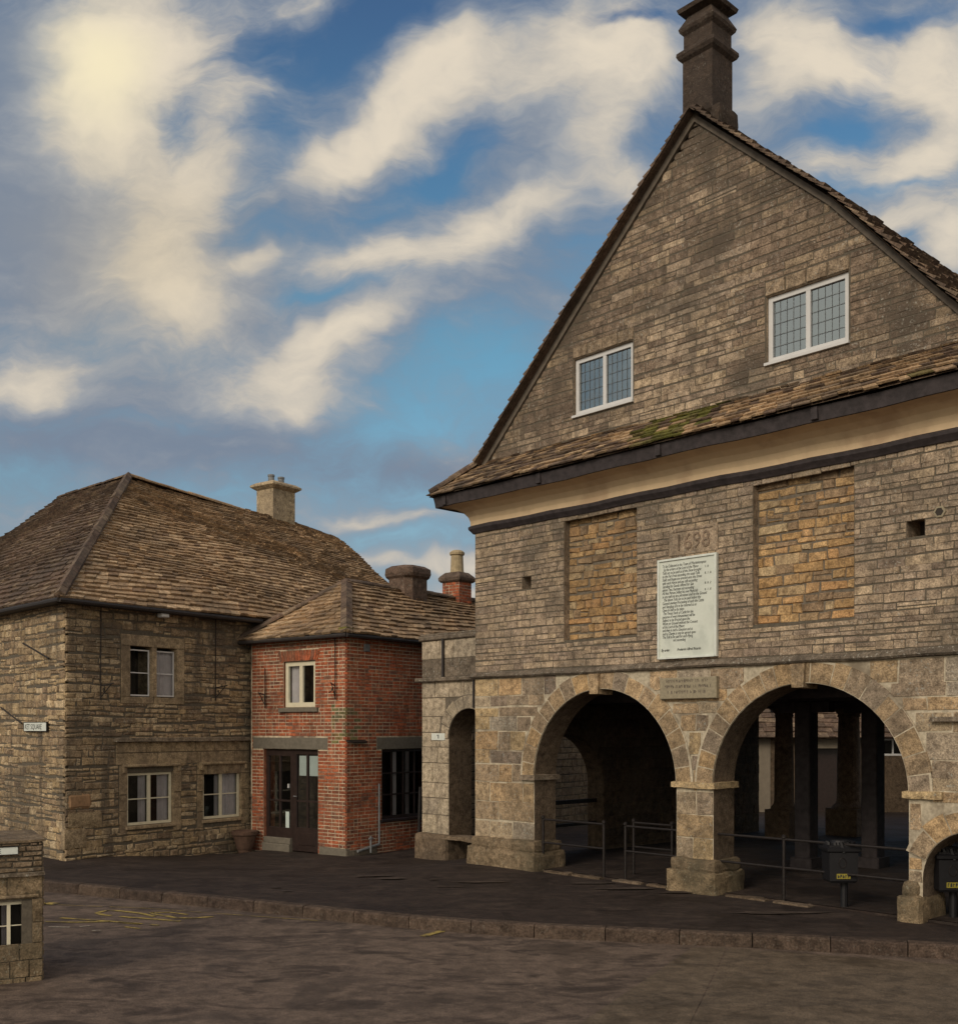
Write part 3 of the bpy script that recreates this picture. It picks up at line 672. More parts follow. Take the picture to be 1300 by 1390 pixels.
# mouldings, cove and fascia
k = MB(); sweep(k, [(-.05,6.14),(.03,6.15),(.05,6.18),(.09,6.23),(.095,6.27),(.06,6.30)]); k.build('timber_moulding', 'timber', mh)
k = MB(); sweep(k, [(.06,6.30),(.065,6.38),(.09,6.46),(.15,6.54),(.25,6.605),(.36,6.645),(.48,6.66)]); k.build('plaster_cove', 'cream', mh, smooth=True)
k = MB(); sweep(k, [(.47,6.66),(.50,6.635),(.525,6.64),(.535,6.72),(.555,6.83),(.50,6.86),(.2,6.87)]); k.build('eaves_fascia', 'timber', mh)
for i, a in enumerate((-.3, 2.1, 4.6, 7.2, 9.5)): k = MB(); k.box(FM, a, a+.10, .50, .572, 6.66, 6.83, 0, .5, .004); k.build('fascia_cleat', 'timber', mh)
# gable wall
AP = (4.95, 11.98)
PL_ = [(-.6,6.87),(.2,7.44),(2.48,9.66),AP]; PR_ = [AP,(7.25,9.84),(9.2,7.62),(9.6,7.30),(10.45,6.87)]
def prof_z(t):
    pts = PL_+PR_[1:]
    for (a, za), (b, zb) in zip(pts, pts[1:]):
        if a <= t <= b: return za+(zb-za)*(t-a)/(b-a)
    return 6.87
def gl(z):
    tl = None
    for (a, za), (b, zb) in zip(PL_, PL_[1:]):
        if za <= z+.1 <= zb: tl = a+(b-a)*(z+.1-za)/(zb-za)
    tr = None
    for (a, za), (b, zb) in zip(PR_, PR_[1:]):
        if zb <= z+.1 <= za: tr = a+(b-a)*(z+.1-za)/(zb-za)
    if tl is None or tr is None: return (1, 0)
    return (max(.1, tl+.02), min(W-.1, tr-.02))
GW = [dict(t0=2.46, t1=3.73, z0=7.83, z1=8.80), dict(t0=6.18, t1=7.45, z0=7.80, z1=8.77)]
gb = MB(); wall(gb, FM, .15, W-.15, 6.9, lambda t: prof_z(t)-.06, GW, .4, 0, 2)
SUR = [dict(t0=o['t0']-.02, t1=o['t1']+.02, z0=o['z0'], z1=o['z1']+.22) for o in GW]
stones(gb, FM, .15, W-.15, 7.3, 11.9, (.07, .145), (.16, .55), .006, .007, .008, 1, SUR, lim=gl, wave=.009, bev=.007, pick=lambda t, z: 3 if random.random() < .85*math.exp(-((t-4.7)/.95)**2)*(1 if z < 9.0 else math.exp(-(z-9.0)*1.3)) or (z < 7.75 and random.random() < .35) else None)
for o in GW:
    n = 4; wdt = (o['t1']-o['t0']+.04)/n
    for i in range(n): one_stone(gb, FM, o['t0']-.02+i*wdt+.004, o['t0']-.02+(i+1)*wdt-.004, o['z1']+.005, o['z1']+.215, 0, .02, 1, .003, r=.45)
gb.build('gable_wall', ['mdark', 'gable', 'gable', 'up'], mh)
k = MB()
for P_, in ((PL_[1:],), (PR_[:4],)):
    for (a, za), (b, zb) in zip(P_, P_[1:]):
        dd = Vector((b-a, zb-za)).normalized(); pn = Vector((dd.y, -dd.x))
        if pn.y > 0: pn = -pn
        o1, o2 = pn*.03, pn*.12
        k.hexa([FM.w(a+o2.x,-.01,za+o2.y),FM.w(b+o2.x,-.01,zb+o2.y),FM.w(b+o1.x,-.01,zb+o1.y),FM.w(a+o1.x,-.01,za+o1.y),FM.w(a+o2.x,.045,za+o2.y),FM.w(b+o2.x,.045,zb+o2.y),FM.w(b+o1.x,.06,zb+o1.y),FM.w(a+o1.x,.06,za+o1.y)], 0, .4)
k.build('verge_fillet', 'fill', mh)
for o in GW:
    wn = window(mh, FM, o['t0']+.005, o['t1']-.005, o['z0']+.005, o['z1']-.005, -.045, .07, .07, 2, 1, mat='white', gm='skyglass', lead=5, back=.34, name='gable_window')
    s = MB(); s.box(FM, o['t0']-.02, o['t1']+.02, -.04, .045, o['z0']-.035, o['z0']+.004, 0, .5); s.build('sill', 'white', wn)
# roof
rf = MB(); q = lambda p, n: FM.w(p[0], n, p[1])
def mossf(p):
    rel = p-FM.P; t = rel.dot(FM.d); nn = rel.dot(FM.N)
    return 2 if (abs(t-4.75) < .75 and random.random() < .85-abs(t-4.75)*.7) or random.random() < .01 else (1 if random.random() < .5 else 0)
slates(rf, FM.w(-.62,.62,6.86), FM.w(10.47,.62,6.86), FM.w(9.6,-.02,7.38), FM.w(.12,-.02,7.42), .135, .10, (.14, .30), 0, mossf, .02, .026, 3)
slates(rf, FM.w(-.62,-11,6.86), FM.w(-.62,.62,6.86), FM.w(.2,-.02,7.44), FM.w(.2,-11,7.44), .16, .15, (.18, .34), 1, None, .02, .03, 3)
VG = .19
slates(rf, q(PL_[1],-11), q(PL_[1],VG), q(PL_[2],VG), q(PL_[2],-11), .19, .16, (.18, .36), 1, None, .02, .045, 3)
slates(rf, q(PL_[2],-11), q(PL_[2],VG), q(PL_[3],VG), q(PL_[3],-11), .16, .13, (.18, .36), 1, None, .02, .045, 3)
slates(rf, q(PR_[1],VG), q(PR_[1],-11), q(PR_[0],-11), q(PR_[0],VG), .16, .13, (.18, .36), 1, None, .02, .045, 3)
slates(rf, q(PR_[2],VG), q(PR_[2],-11), q(PR_[1],-11), q(PR_[1],VG), .19, .16, (.18, .36), 1, None, .02, .045, 3)
slates(rf, q(PR_[4],.6), q(PR_[4],-11), q(PR_[2],-11), q(PR_[2],-.02), .19, .16, (.18, .36), 1, None, .02, .045, 3)
caps(rf, FM.w(-.6,.6,6.93), FM.w(.16,.02,7.48), .10, .22, 1, .05, .03)
caps(rf, FM.w(AP[0],.05,AP[1]+.03), FM.w(AP[0],-11,AP[1]+.03), .14, .45, 1)
# underside boards of the roof at the verge, then the back gable
for P_ in (PL_[1:], PR_[:3]):
    for (a, za), (b, zb) in zip(P_, P_[1:]): rf.face([FM.w(a,VG-.03,za-.05),FM.w(b,VG-.03,zb-.05),FM.w(b,-.05,zb-.05),FM.w(a,-.05,za-.05)], 3, .3)
rf.build('roof', ['slate', 'slated', 'moss', 'slated'], mh)
k = MB(); wall(k, FM, .1, W-.1, 3.3, lambda t: prof_z(t)-.1, [], .3, 0, 0, n=-10.6); k.build('back_wall', 'dirty', mh)
# apex chimney
ch = MB(); c0, c1 = 4.70, 5.24
def stack(mb, fr, t0, t1, n0, n1, levels, m=0):
    """levels: (z, overhang)"""
    rv = random.random()
    ringp = [[fr.w(t0-o,n1+o,z),fr.w(t1+o,n1+o,z),fr.w(t1+o,n0-o,z),fr.w(t0-o,n0-o,z)] for z, o in levels]
    for a, b in zip(ringp, ringp[1:]):
        for i in range(4): mb.face([a[i],a[(i+1)%4],b[(i+1)%4],b[i]], m, rv)
    mb.face(ringp[-1], m, rv); mb.face(ringp[0][::-1], m, rv)
stack(ch, FM, c0, c1, -.55, -.01, [(11.5,-.03),(11.9,-.03),(11.95,.0),(12.84,.0),(12.88,.05),(12.93,.075),(12.98,.07),(13.05,-.01),(13.25,-.01),(13.30,.035),(13.35,.05),(13.37,.04),(13.56,-.06),(13.6,.05),(13.66,.07),(13.72,-.05)])
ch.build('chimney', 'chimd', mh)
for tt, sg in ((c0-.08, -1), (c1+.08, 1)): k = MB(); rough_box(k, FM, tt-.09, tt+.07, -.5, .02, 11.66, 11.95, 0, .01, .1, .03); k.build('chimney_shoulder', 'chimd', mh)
# interior: floor, ceiling, side walls, columns
fl = MB(); fl.face([FM.w(0.1,-.1,.03),FM.w(W-.1,-.1,.03),FM.w(W-.1,-10.9,.03),FM.w(.1,-10.9,.03)]); fl.box(FM, .1, W-.1, -.14, -.1, -.3, .03)
fl.build('arcade_floor', 'pave', mh)
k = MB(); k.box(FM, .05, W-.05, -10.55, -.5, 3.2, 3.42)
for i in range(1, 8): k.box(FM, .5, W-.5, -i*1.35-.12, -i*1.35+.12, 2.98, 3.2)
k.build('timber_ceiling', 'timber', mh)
SW = [dict(tc=2.15, r=1.05, zs=1.35, z0=-.3)]
k = MB(); wall(k, FW, .56, 9.0, -.3, 6.9, SW, .42, 0, 2, n=0); stones(k, FW, .56, 9.0, .1, 6.3, (.14,.26), (.3,.6), .014, .018, .008, 1, SW)
stones(k, F(FW.w(0,-.42,0)[:2], FW.d[:2], (-FW.N)[:2]), .56, 9.0, .1, 3.1, (.16,.28), (.3,.7), .014, .018, .008, 1, SW)
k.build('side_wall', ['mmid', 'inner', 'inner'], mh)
k = MB(); FR = F(FM.w(W,0,0)[:2], FW.d[:2], (.686,-.728)); wall(k, FR, .56, 10.6, -.3, 6.9, [], .42, 0, 0); k.build('side_wall', 'low', mh)
k = MB(); k.box(FM, 0, W, -10.6, -10.2, 2.93, 3.3); k.build('back_beam', 'timber', mh)
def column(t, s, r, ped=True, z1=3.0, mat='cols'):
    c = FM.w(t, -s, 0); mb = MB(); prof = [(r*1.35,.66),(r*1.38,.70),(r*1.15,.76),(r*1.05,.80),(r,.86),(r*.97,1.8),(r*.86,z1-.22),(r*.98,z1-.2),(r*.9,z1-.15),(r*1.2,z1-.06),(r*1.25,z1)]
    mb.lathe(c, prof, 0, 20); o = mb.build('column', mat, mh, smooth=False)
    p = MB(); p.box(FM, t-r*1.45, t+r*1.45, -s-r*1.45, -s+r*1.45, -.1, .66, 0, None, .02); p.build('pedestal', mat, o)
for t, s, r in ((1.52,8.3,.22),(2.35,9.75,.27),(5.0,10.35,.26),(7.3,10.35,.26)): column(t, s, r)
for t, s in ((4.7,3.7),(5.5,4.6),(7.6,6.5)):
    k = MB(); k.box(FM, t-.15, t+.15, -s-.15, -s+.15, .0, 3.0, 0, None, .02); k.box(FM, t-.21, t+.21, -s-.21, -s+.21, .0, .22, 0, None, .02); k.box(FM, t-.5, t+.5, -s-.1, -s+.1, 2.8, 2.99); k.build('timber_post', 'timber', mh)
# irregular threshold stones between piers
for a, b in ((1.75,2.35),(2.4,3.05),(3.3,3.9),(4.0,4.4),(5.5,6.2),(6.3,6.9)): k = MB(); rough_box(k, FM, a, b, -.16, .05+random.uniform(-.03,.03), -.1, .035, 0, .02, .1, .03); k.build('threshold', 'thr', mh)
k = MB(); k.box(FM, W-1.25, W-.2, -.02, .10, 2.60, 2.66); k.build('drip_ledge', 'dirty', mh)

# inscription plaque and toll board on the market house
pq = MB(); pq.box(FM, 4.33, 5.38, .02, .09, 2.97, 3.30, 0, .5, .01)
po = pq.build('stone_plaque', 'plaque', label='small carved stone plaque on the wall between the two big arches', category='plaque')
po_ = po
gl_ = MB()
for i, (n_, zz) in enumerate(((13, 3.225), (15, 3.14), (12, 3.055))):
    t = 4.85-n_*.03
    for c in range(n_*2):
        if random.random() < .14: t += .03; continue
        gl_.box(FM, t, t+.007, .088, .0925, zz, zz+.045)
        if random.random() < .6: gl_.box(FM, t+.007, t+.022, .088, .0925, zz+random.choice((0,.02,.038)), zz+random.choice((.028,.045))+.0)
        t += .03
gl_.build('carved_inscription', 'fill', po)
nb = thing('notice_board', 'tall white painted toll board covered in black script between the arches', 'notice board', FM.w(4.82, 0, 3.6))
k = MB(); k.box(FM, 4.31, 5.33, .02, .055, 3.63, 5.13, 0, .5); k.build('panel', 'board', nb)
k = MB()
for a, b, c, d_ in ((4.27,4.31,3.60,5.16),(5.33,5.37,3.60,5.16)): k.box(FM, a, b, .02, .08, c, d_, 0, .5, .008)
k.box(FM, 4.31, 5.33, .02, .078, 5.13, 5.16); k.box(FM, 4.31, 5.33, .02, .078, 3.60, 3.63); k.build('frame', 'signw', nb)
LINES = ["To be Collected in the Town of Minchinhampton", "  by the orders of the Lord of the Manor", "Tolls are to be paid at all the Show brought", "to the Fair if not exceeding the usual Tolls", "Stalls and Ropes are erected unto the Street", "with each Horse and any still exceeding", "Standing for Goods offered for Sale", "above Two, fourteen not exceeding", "All that Person Selling his own Materials", "in any stall are less permitted shall be the Ground", "  The above Tolls are to be paid before the", "General evening Proceeding of each the Cattle", "and Standings are to be returned as an", "Open & Stall to be taken", " The Young Stock of Cattle for the", "purpose of every Amusement will be", "Subject to be Erected upon the", "Waste or Ground without the Consent", "of the Lord of the Manor", "and then in such a Situation and at", "such a Charge as may be agreed upon", "The Toll to be paid for each Flying", "                  not exceeding"]
text_part('lettering', '\n'.join(LINES), .066, FM, 4.36, .059, 5.03, 'letter', nb, .25, .0, xs=.62, space=.80)
text_part('lettering', 'By order            Frederick Alfred Ricardo Gramshaw'.replace('Gramshaw',''), .058, FM, 4.34, .059, 3.72, 'letter', nb, .3, .001, xs=.75)
text_part('lettering', '1 . 0\n\n0 . 1 . 0\n\n\n0 . 0 . 2\n\n0 . 1 . 0', .05, FM, 5.15, .059, 4.96, 'letter', nb, .2, .001, xs=.75)

# ================================================================== SCREEN WALL
sw = thing('screen_wall', 'pale dressed stone wall with a small arched doorway beside the red brick house', 'wall', FS.w(-1.3, 0, 0))
SA = [dict(tc=-.92, r=.60, zs=2.31, z0=-.4)]
k = MB(); wall(k, FS, -2.36, .5, -.4, 4.32, SA, .62, 0, 2)
stones(k, FS, -2.36, .5, .36, 3.50, (.30,.42), (.4,.75), .008, .012, .003, 1, SA, vous=.28, bev=.008)
stones(k, FS, -2.36, .5, 3.56, 4.32, (.36,.40), (.5,.9), .008, .012, .003, 1, bev=.008, pick=lambda t, z: 3 if z < 3.9 else None)
k.build('wall_face', ['mmid', 'scr', 'jamb', 'dirty'], sw)
ring(-.92, .60, 2.31, 9, .27, fr=FS, par=sw, mat='scr', gapm='mmid')
k = MB(); k.box(FS, -2.5, .5, -.7, .10, 3.47, 3.56, 0, .4, .02); k.build('string_course', 'dirty', sw)
k = MB(); k.box(FS, -2.42, .5, -.7, .06, 4.32, 4.42, 0, .3, .02); k.box(FS, -2.40, .5, -.66, .03, 4.42, 4.46, 0, .6, .01); k.build('coping', 'dirty', sw)
k = MB(); rough_box(k, FS, -2.5, -1.50, -.6, .13, -.5, .36, 0, .03, .09, .09); rough_box(k, FS, -1.75, -.5, -.35, .10, .27, .36, 0, .02, .09, .03); k.build('plinth', 'jamb', sw)
k = MB(); k.tube(FS.w(-1.66,.05,3.56), FS.w(-1.66,.05,4.34), .028, 0); k.build('drain_pipe', 'gutter', sw)
k = MB(); k.tube(FS.w(-.75,.05,2.93), FS.w(-.75,.05,3.47), .02, 0); k.build('crack_cover', 'gutter', sw)
k = MB(); k.box(FS, -2.03, -1.62, .015, .03, 2.28, 2.42, 0, .5); plo = k.build('wall_plate', 'signw', label='small blank white plate on the pale wall beside the arched doorway', category='sign')
k = MB(); k.box(FS, -1.83, -1.80, .03, .034, 2.31, 2.39); k.box(FS, -1.86, -1.83, .03, .034, 2.37, 2.39); k.build('mark', 'lead', plo)

# ================================================================== LEFT STONE HOUSE
lh = thing('stone_house', 'large rubble stone house on the left with a hipped stone slate roof', 'house', L2.w(0, 0, 0))
EZ = 5.05
WU = [dict(t0=1.46, t1=1.98, z0=3.16, z1=4.19), dict(t0=2.10, t1=2.60, z0=3.16, z1=4.19)]
WL = [dict(t0=1.39, t1=2.52, z0=.54, z1=1.62), dict(t0=3.31, t1=4.37, z0=.54, z1=1.62)]
k = MB(); wall(k, L2, .08, 12.2, -.6, EZ+.1, WU+WL, .45, 0, 3)
ASH = dict(t0=1.12, t1=4.66, z0=.38, z1=2.24); UPA = dict(t0=1.24, t1=2.80, z0=3.02, z1=4.42)
ASH2 = dict(t0=1.20, t1=2.72, z0=.38, z1=2.24); ASH3 = dict(t0=3.14, t1=4.62, z0=.38, z1=2.24); ASH4 = dict(t0=1.12, t1=4.66, z0=1.78, z1=2.24)
stones(k, L2, 0, 4.68, -.45, EZ, (.06, .165), (.12, .48), .006, .017, .016, 1, [ASH2, ASH3, ASH4, UPA], wave=.022, quoin=.3, bev=.022)
# dressed stone round the lower windows
stones(k, L2, 1.12, 4.62, 1.78, 2.24, (.2,.26), (.5,.9), .008, .016, .003, 2, WL, bev=.006)
for (a, b, o) in ((1.20, 2.72, WL[0]), (3.14, 4.62, WL[1])):
    stones(k, L2, a, b, .38, 1.78, (.3,.5), (.3,.6), .008, .02, .003, 2, [o], bev=.006)
for (a, b, z0, z1) in ((1.24,1.46,3.16,4.19),(1.98,2.10,3.16,4.19),(2.60,2.80,3.16,4.19),(1.24,2.80,4.19,4.42),(1.24,2.02,3.02,3.16),(2.03,2.80,3.02,3.16)):
    k.box(L2, a+.003, b-.003, -.2, .022, z0+.002, z1-.002, 2, None, .008)
k.build('front_wall', ['mdark', 'rub', 'ash', 'ash'], lh)
k = MB(); wall(k, L1, .08, 14.3, -.6, EZ+.1, [], .45, 0, 0)
stones(k, L1, 0, 8.5, -.45, EZ, (.06, .165), (.12, .48), .006, .017, .016, 1, [], wave=.022, quoin=.3, bev=.022)
k.build('side_wall', ['mdark', 'rub'], lh)
k = MB(); wall(k, L2, -.0, 12.2, -.6, EZ+.1, [], .3, 0, 0, n=-10.3); kk = F(L2.w(12.2,0,0)[:2], (-L2.N)[:2], L2.d[:2])
wall(k, kk, 0, 10.3, -.6, lambda t: EZ+3.4*(1-abs(t-5.15)/5.15), [], .3, 0, 0); k.build('rear_wall', 'rub', lh)
k = MB(); rough_box(k, L2, .0, .62, -.1, .04, .92, 1.30, 0, .012, .1, .13); rough_box(k, L2, .05, .80, -.1, .035, .60, .90, 1, .012, .1, .03); rough_box(k, L2, -.03, .45, -.1, .04, .20, .58, 1, .015, .1, .03); k.build('large_quoin', [plain('orange_stone', (.27,.165,.09), .9, .3, 8, .5), 'ash'], lh)
k = MB(); rough_box(k, L2, 1.05, 4.64, -.05, .13, 2.24, 2.33, 0, .012, .12, .03)
k.build('ledge', 'dirty', lh)
for a, b in ((1.26, 2.66), (3.2, 4.5)):
    k = MB(); k.box(L2, a, b, .0, .085, 1.73, 1.79, 0, .3, .015); k.box(L2, a, a+.07, .0, .08, 1.62, 1.73, 0, .3, .01); k.box(L2, b-.07, b, .0, .08, 1.62, 1.73, 0, .3, .01); k.build('hood_mould', 'ash', lh)
for i, o in enumerate(WU):
    window(lh, L2, o['t0']+.01, o['t1']-.01, o['z0']+.02, o['z1']-.06, -.06, .028, .02, 1, 2, .022, 'white', 'glass', curt=[(o['t0'], o['t1'])] if i else None, name='casement_window', dep=.03)
for i, o in enumerate(WL):
    cc_ = [(o['t0']+.36, o['t0']+.52), (o['t1']-.30, o['t1']-.06)] if i == 0 else [(o['t0']+.42, o['t0']+.52), (o['t1']-.42, o['t1']-.06)]
    window(lh, L2, o['t0']+.01, o['t1']-.01, o['z0']+.01, o['z1']-.01, -.05, .05, .075, 2, 2, .022, 'creamp', 'glass', curt=cc_, name='casement_window', dep=.05)
    s = MB(); s.box(L2, o['t0']-.05, o['t1']+.05, -.04, .05, o['z0']-.07, o['z0']-.003, 0, .5, .01); s.build('window_sill', 'ash', lh)
# roof
C0 = L2.w(-.32,.32,4.97); AX = L2.w(5.14,-5.14,9.03); RE = L2.w(12.82,-5.14,8.51); BE = L2.w(12.1,.3,4.97)
KK = AX+L1.d*4.06; KK.z = 9.12; AL = L1.w(14.6,.3,4.97)
k = MB()
slates(k, C0, BE, RE, AX, .205, .115, (.14,.34), 0, None, .10, .046, 2)
slates(k, AL, C0, AX, KK, .21, .12, (.15,.36), 1, None, .05, .045, 2)  # side slope in the darker slate: its shade is put into the colour
BK = L2.w(-.3,-10.6,4.97); BK2 = L2.w(12.1,-10.6,4.97)
k.face([BE+Vector((0,0,.0)), BK2, RE], 2, .3); k.face([BK2, L2.w(5.1,-10.6,4.97), AX, RE], 2, .3); k.face([AL, KK, L1.w(14.6,-10.6,4.97)], 2, .3); k.face([L1.w(14.6,-10.6,4.97), KK, AX, L2.w(5.1,-10.6,4.97)], 2, .3)
caps(k, C0+Vector((0,0,.06)), AX+Vector((0,0,.05)), .10, .30, 1, .07, .035)
caps(k, AX+Vector((0,0,.03)), RE+Vector((0,0,.03)), .15, .5, 0, .06, .02); caps(k, AX+Vector((0,0,.03)), KK+Vector((0,0,.03)), .15, .5, 1, .06, .02)
k.build('roof', ['slate', 'slated', 'slated'], lh)
k = MB(); k.tube(C0+Vector((0,0,-.04)), L2.w(4.7,.32,4.93), .05, 0); k.tube(C0+Vector((0,0,-.04)), L1.w(13,.32,4.93), .05, 0)
k.box(L2, 0, 4.7, 0, .26, 4.90, 4.96); k.box(L1, 0, 13, 0, .26, 4.90, 4.96); k.build('gutter', 'gutter', lh)
# stone chimney of the left house
k = MB(); FC = L2
stack(k, L2, 9.88, 10.76, -5.55, -4.85, [(7.4,.05),(8.46,.05),(8.50,.09),(8.55,.08),(8.60,.0),(9.56,.0),(9.60,.06),(9.66,.14),(9.71,.14),(9.79,.02),(9.81,-.1)])
c_ = k.build('chimney', 'chim', lh)
for dt in (.28, .72):
    k = MB(); p = L2.w(9.88+dt*.9, -5.2, 9.78); k.lathe(p, [(.10,0),(.09,.20),(.105,.21),(.105,.26),(.07,.27)], 0, 12); k.build('chimney_pot', 'lead', c_)
# fittings on the left house
def sign(fr, t, z, wd, ht, body, label, n=.06, sz=None, tt=None):
    s = thing('street_sign', label, 'street sign', fr.w(t+wd/2, n, z))
    k = MB(); k.box(fr, t, t+wd, n-.02, n+.006, z, z+ht, 0, .5); k.build('plate', 'signw', s)
    k = MB(); e = .012*ht/.17
    for a, b, c, d_ in ((t-e,t,z-e,z+ht+e),(t+wd,t+wd+e,z-e,z+ht+e)): k.box(fr, a, b, n-.03, n+.012, c, d_)
    k.box(fr, t, t+wd, n-.03, n+.012, z+ht, z+ht+e); k.box(fr, t, t+wd, n-.03, n+.012, z-e, z); k.build('rim', 'iron', s)
    text_part('lettering', body, ht*.92, fr, tt if tt is not None else t+wd*.04, n+.008, z+ht*.18, 'letter', s, 0, .001, xs=sz or .8)
    return s
L1r = F(L1.w(10,0,0)[:2], (-L1.d)[:2], L1.N[:2])
sign(L1r, 10-1.80, 2.47, 1.10, .165, 'KET SQUARE', 'white street sign reading KET SQUARE on the corner of the rubble stone house', sz=.95)
def bracket(fr, t, z, label, cable_top=None, out=.25, s=1, hh=.35):
    b = thing('wall_bracket', label, 'bracket', fr.w(t, .03, z))
    k = MB(); k.tube(fr.w(t,.05,z-hh/2), fr.w(t,.05,z+hh/2), .014); k.tube(fr.w(t,.05,z+hh*.3), fr.w(t+s*.12,.05+out,z+hh*.45), .012); k.tube(fr.w(t,.05,z-hh*.35), fr.w(t+s*.10,.05+out*.8,z+hh*.4), .010)
    for j in range(5):
        a0 = j*.9; k.tube(fr.w(t+.05*math.cos(a0),.09+.03*j,z+.05*math.sin(a0)), fr.w(t+.05*math.cos(a0+.9),.09+.03*(j+1),z+.05*math.sin(a0+.9)), .008, 0, 6)
    k.build('iron_arm', 'iron', b)
    if cable_top:
        c = MB(); c.tube(fr.w(t,.045,z+hh/2), fr.w(t+.01,.045,cable_top), .011); c.build('cable', 'iron', b)
    return b
bracket(L2, .75, 3.25, 'wrought iron wall bracket left of the pair of upper casements', 4.95)
bracket(L2, 3.61, 3.30, 'thin iron wall bracket right of the pair of upper casements', 4.95)
bracket(R1, .28, 3.30, 'iron wall bracket on the red brick house near its corner', 4.5, s=-1)
bracket(R1, 2.47, 3.15, 'small iron wall bracket left of the cream brick house window', 3.85, .1)
def rod(fr, t0, z0, t1, z1, label, o0=.5, o1=.05):
    b = thing('sign_bracket', label, 'bracket', fr.w(t1, o1, z1)); k = MB(); k.tube(fr.w(t0,o0,z0), fr.w(t1,o1,z1), .018); k.build('iron_arm', 'iron', b)
rod(L1, 1.25, 4.2, .62, 3.88, 'upper slanting iron rod fixed near the corner of the stone house', .3)
rod(L1, 2.4, 2.95, 1.95, 2.62, 'lower slanting iron rod just above the street sign on the stone house', .3)
fo = thing('floodlight', 'small white floodlight under the eaves of the left stone house', 'floodlight', L2.w(2.11,.1,4.82))
k = MB(); k.box(L2, 2.02, 2.20, .14, .30, 4.80, 4.88, 0, .5, .015); k.build('lamp_head', 'white', fo); k = MB(); k.box(L2, 2.09, 2.13, .0, .15, 4.84, 4.88); k.build('arm', 'lead', fo)
pp = MB(); pc = L2.w(4.22,.30,gz(*L2.w(4.22,.3,0)[:2])); pp.lathe(pc, [(.13,0),(.15,.05),(.15,.09),(.17,.10),(.26,.40),(.29,.42),(.30,.50),(.27,.51),(.25,.46),(.001,.44)], 0, 22)
pp.build('flower_pot', 'terra', smooth=False, label='round terracotta planter standing at the foot of the stone house wall', category='plant pot')

# ================================================================== RED BRICK HOUSE
rh = thing('brick_house', 'small red brick house with stone slate roof and dark shop door', 'house', R1.w(0, 0, 0))
RZ = 4.5
RW = [dict(t0=.93, t1=1.92, z0=2.97, z1=3.97)]; RD = [dict(t0=.84, t1=2.58, z0=-.2, z1=2.07)]
def courses(fr, t0, t1, ops, mossy=None, mat_i=1):
    stones(k, fr, t0, t1, -.2, RZ, (.0748,.0752), (.218,.218,.108), .0125, .007, .0018, mat_i, ops, bev=.003, brick=True, pick=mossy)
k = MB(); wall(k, R1, 0.04, 3.0, -.5, RZ, RW+RD, .33, 0, 1)
LT1 = dict(t0=.55, t1=2.92, z0=2.07, z1=2.32); SILL = dict(t0=.80, t1=2.05, z0=2.86, z1=2.97); HEAD = dict(t0=.82, t1=2.03, z0=3.97, z1=4.22)
rm_ = lambda t, z: 2 if (t < .5 and 2.2 < z < 3.0 and random.random() < .55) else None
courses(R1, 0, 2.96, RW+RD+[LT1, SILL, HEAD], rm_)
# flat arch over the window
for i in range(15):
    a = .84+i*.08; sk = (i-7)*.010
    P_ = [(a,3.975),(a+.072,3.975),(a+.072+sk,4.20),(a+sk,4.20)]
    k.hexa([R1.w(x,-.005,z) for x, z in P_]+[R1.w(x,.01,z) for x, z in P_], 1)
k.build('front_wall', ['mbrick', 'brick', 'mossb'], rh)
k = MB(); RWN = [dict(t0=1.06, t1=2.62, z0=.56, z1=2.07)]; LT2 = dict(t0=.90, t1=2.8, z0=2.07, z1=2.33)
wall(k, R2, 0.04, 2.9, -.5, RZ, RWN, .33, 0, 1); courses(R2, 0, 2.9, RWN+[LT2], lambda t, z: 2 if (t < .35 and 2.3 < z < 3.0 and random.random() < .5) else None)
k.build('side_wall', ['mbrick', 'brick', 'mossb'], rh)
k = MB(); wall(k, R2, 2.9, 12, -.5, RZ, [], .4, 0, 0); stones(k, R2, 2.9, 12, 0, RZ, (.13,.24), (.25,.6), .014, .02, .008, 1); k.build('rear_wing_wall', ['mdark', 'jamb'], rh)
k = MB(); k.box(R1, .55, 2.92, -.1, .012, 2.075, 2.32, 0, .5, .004); k.build('lintel', 'conc', rh)
k = MB(); k.box(R2, .90, 2.8, -.1, .012, 2.075, 2.33, 0, .5, .004); k.build('lintel', 'conc', rh)
k = MB(); k.box(R1, .82, 2.04, -.1, .06, 2.87, 2.965, 0, .5, .008); k.build('window_sill', 'conc', rh)
wn = window(rh, R1, .94, 1.91, 2.98, 3.96, -.05, .09, .10, 2, 1, mat='creamp', curt=[(1.45, 1.80)], name='casement_window', dep=.06)
# shop front: glazed screen and door
sf = MB(); N0 = -.08
sf.box(R1, 1.74, 2.57, N0-.06, N0, .13, .35); sf.box(R1, 2.50, 2.57, N0-.06, N0+.002, .35, 2.06); sf.box(R1, 1.70, 1.78, N0-.06, N0+.004, -.15, 2.06); sf.box(R1, 1.78, 2.50, N0-.06, N0, 1.92, 2.06)
sf.box(R1, 2.11, 2.16, N0-.05, N0-.003, .35, 1.92); sf.box(R1, 1.78, 2.50, N0-.05, N0-.006, .92, .96)
so_ = sf.build('shop_screen', 'darkp', rh)
k = MB(); k.face([R1.w(1.75,N0-.03,.3),R1.w(2.53,N0-.03,.3),R1.w(2.53,N0-.03,1.95),R1.w(1.75,N0-.03,1.95)]); k.build('pane', 'glass', so_)
k = MB(); k.box(R1, 1.86, 1.97, N0-.028, N0-.022, .34, .70); k.build('sticker', 'blind', so_)
k = MB(); k.box(R1, 1.84, 1.87, N0-.02, N0+.01, 1.22, 1.31); k.build('letter_plate', 'white', so_)
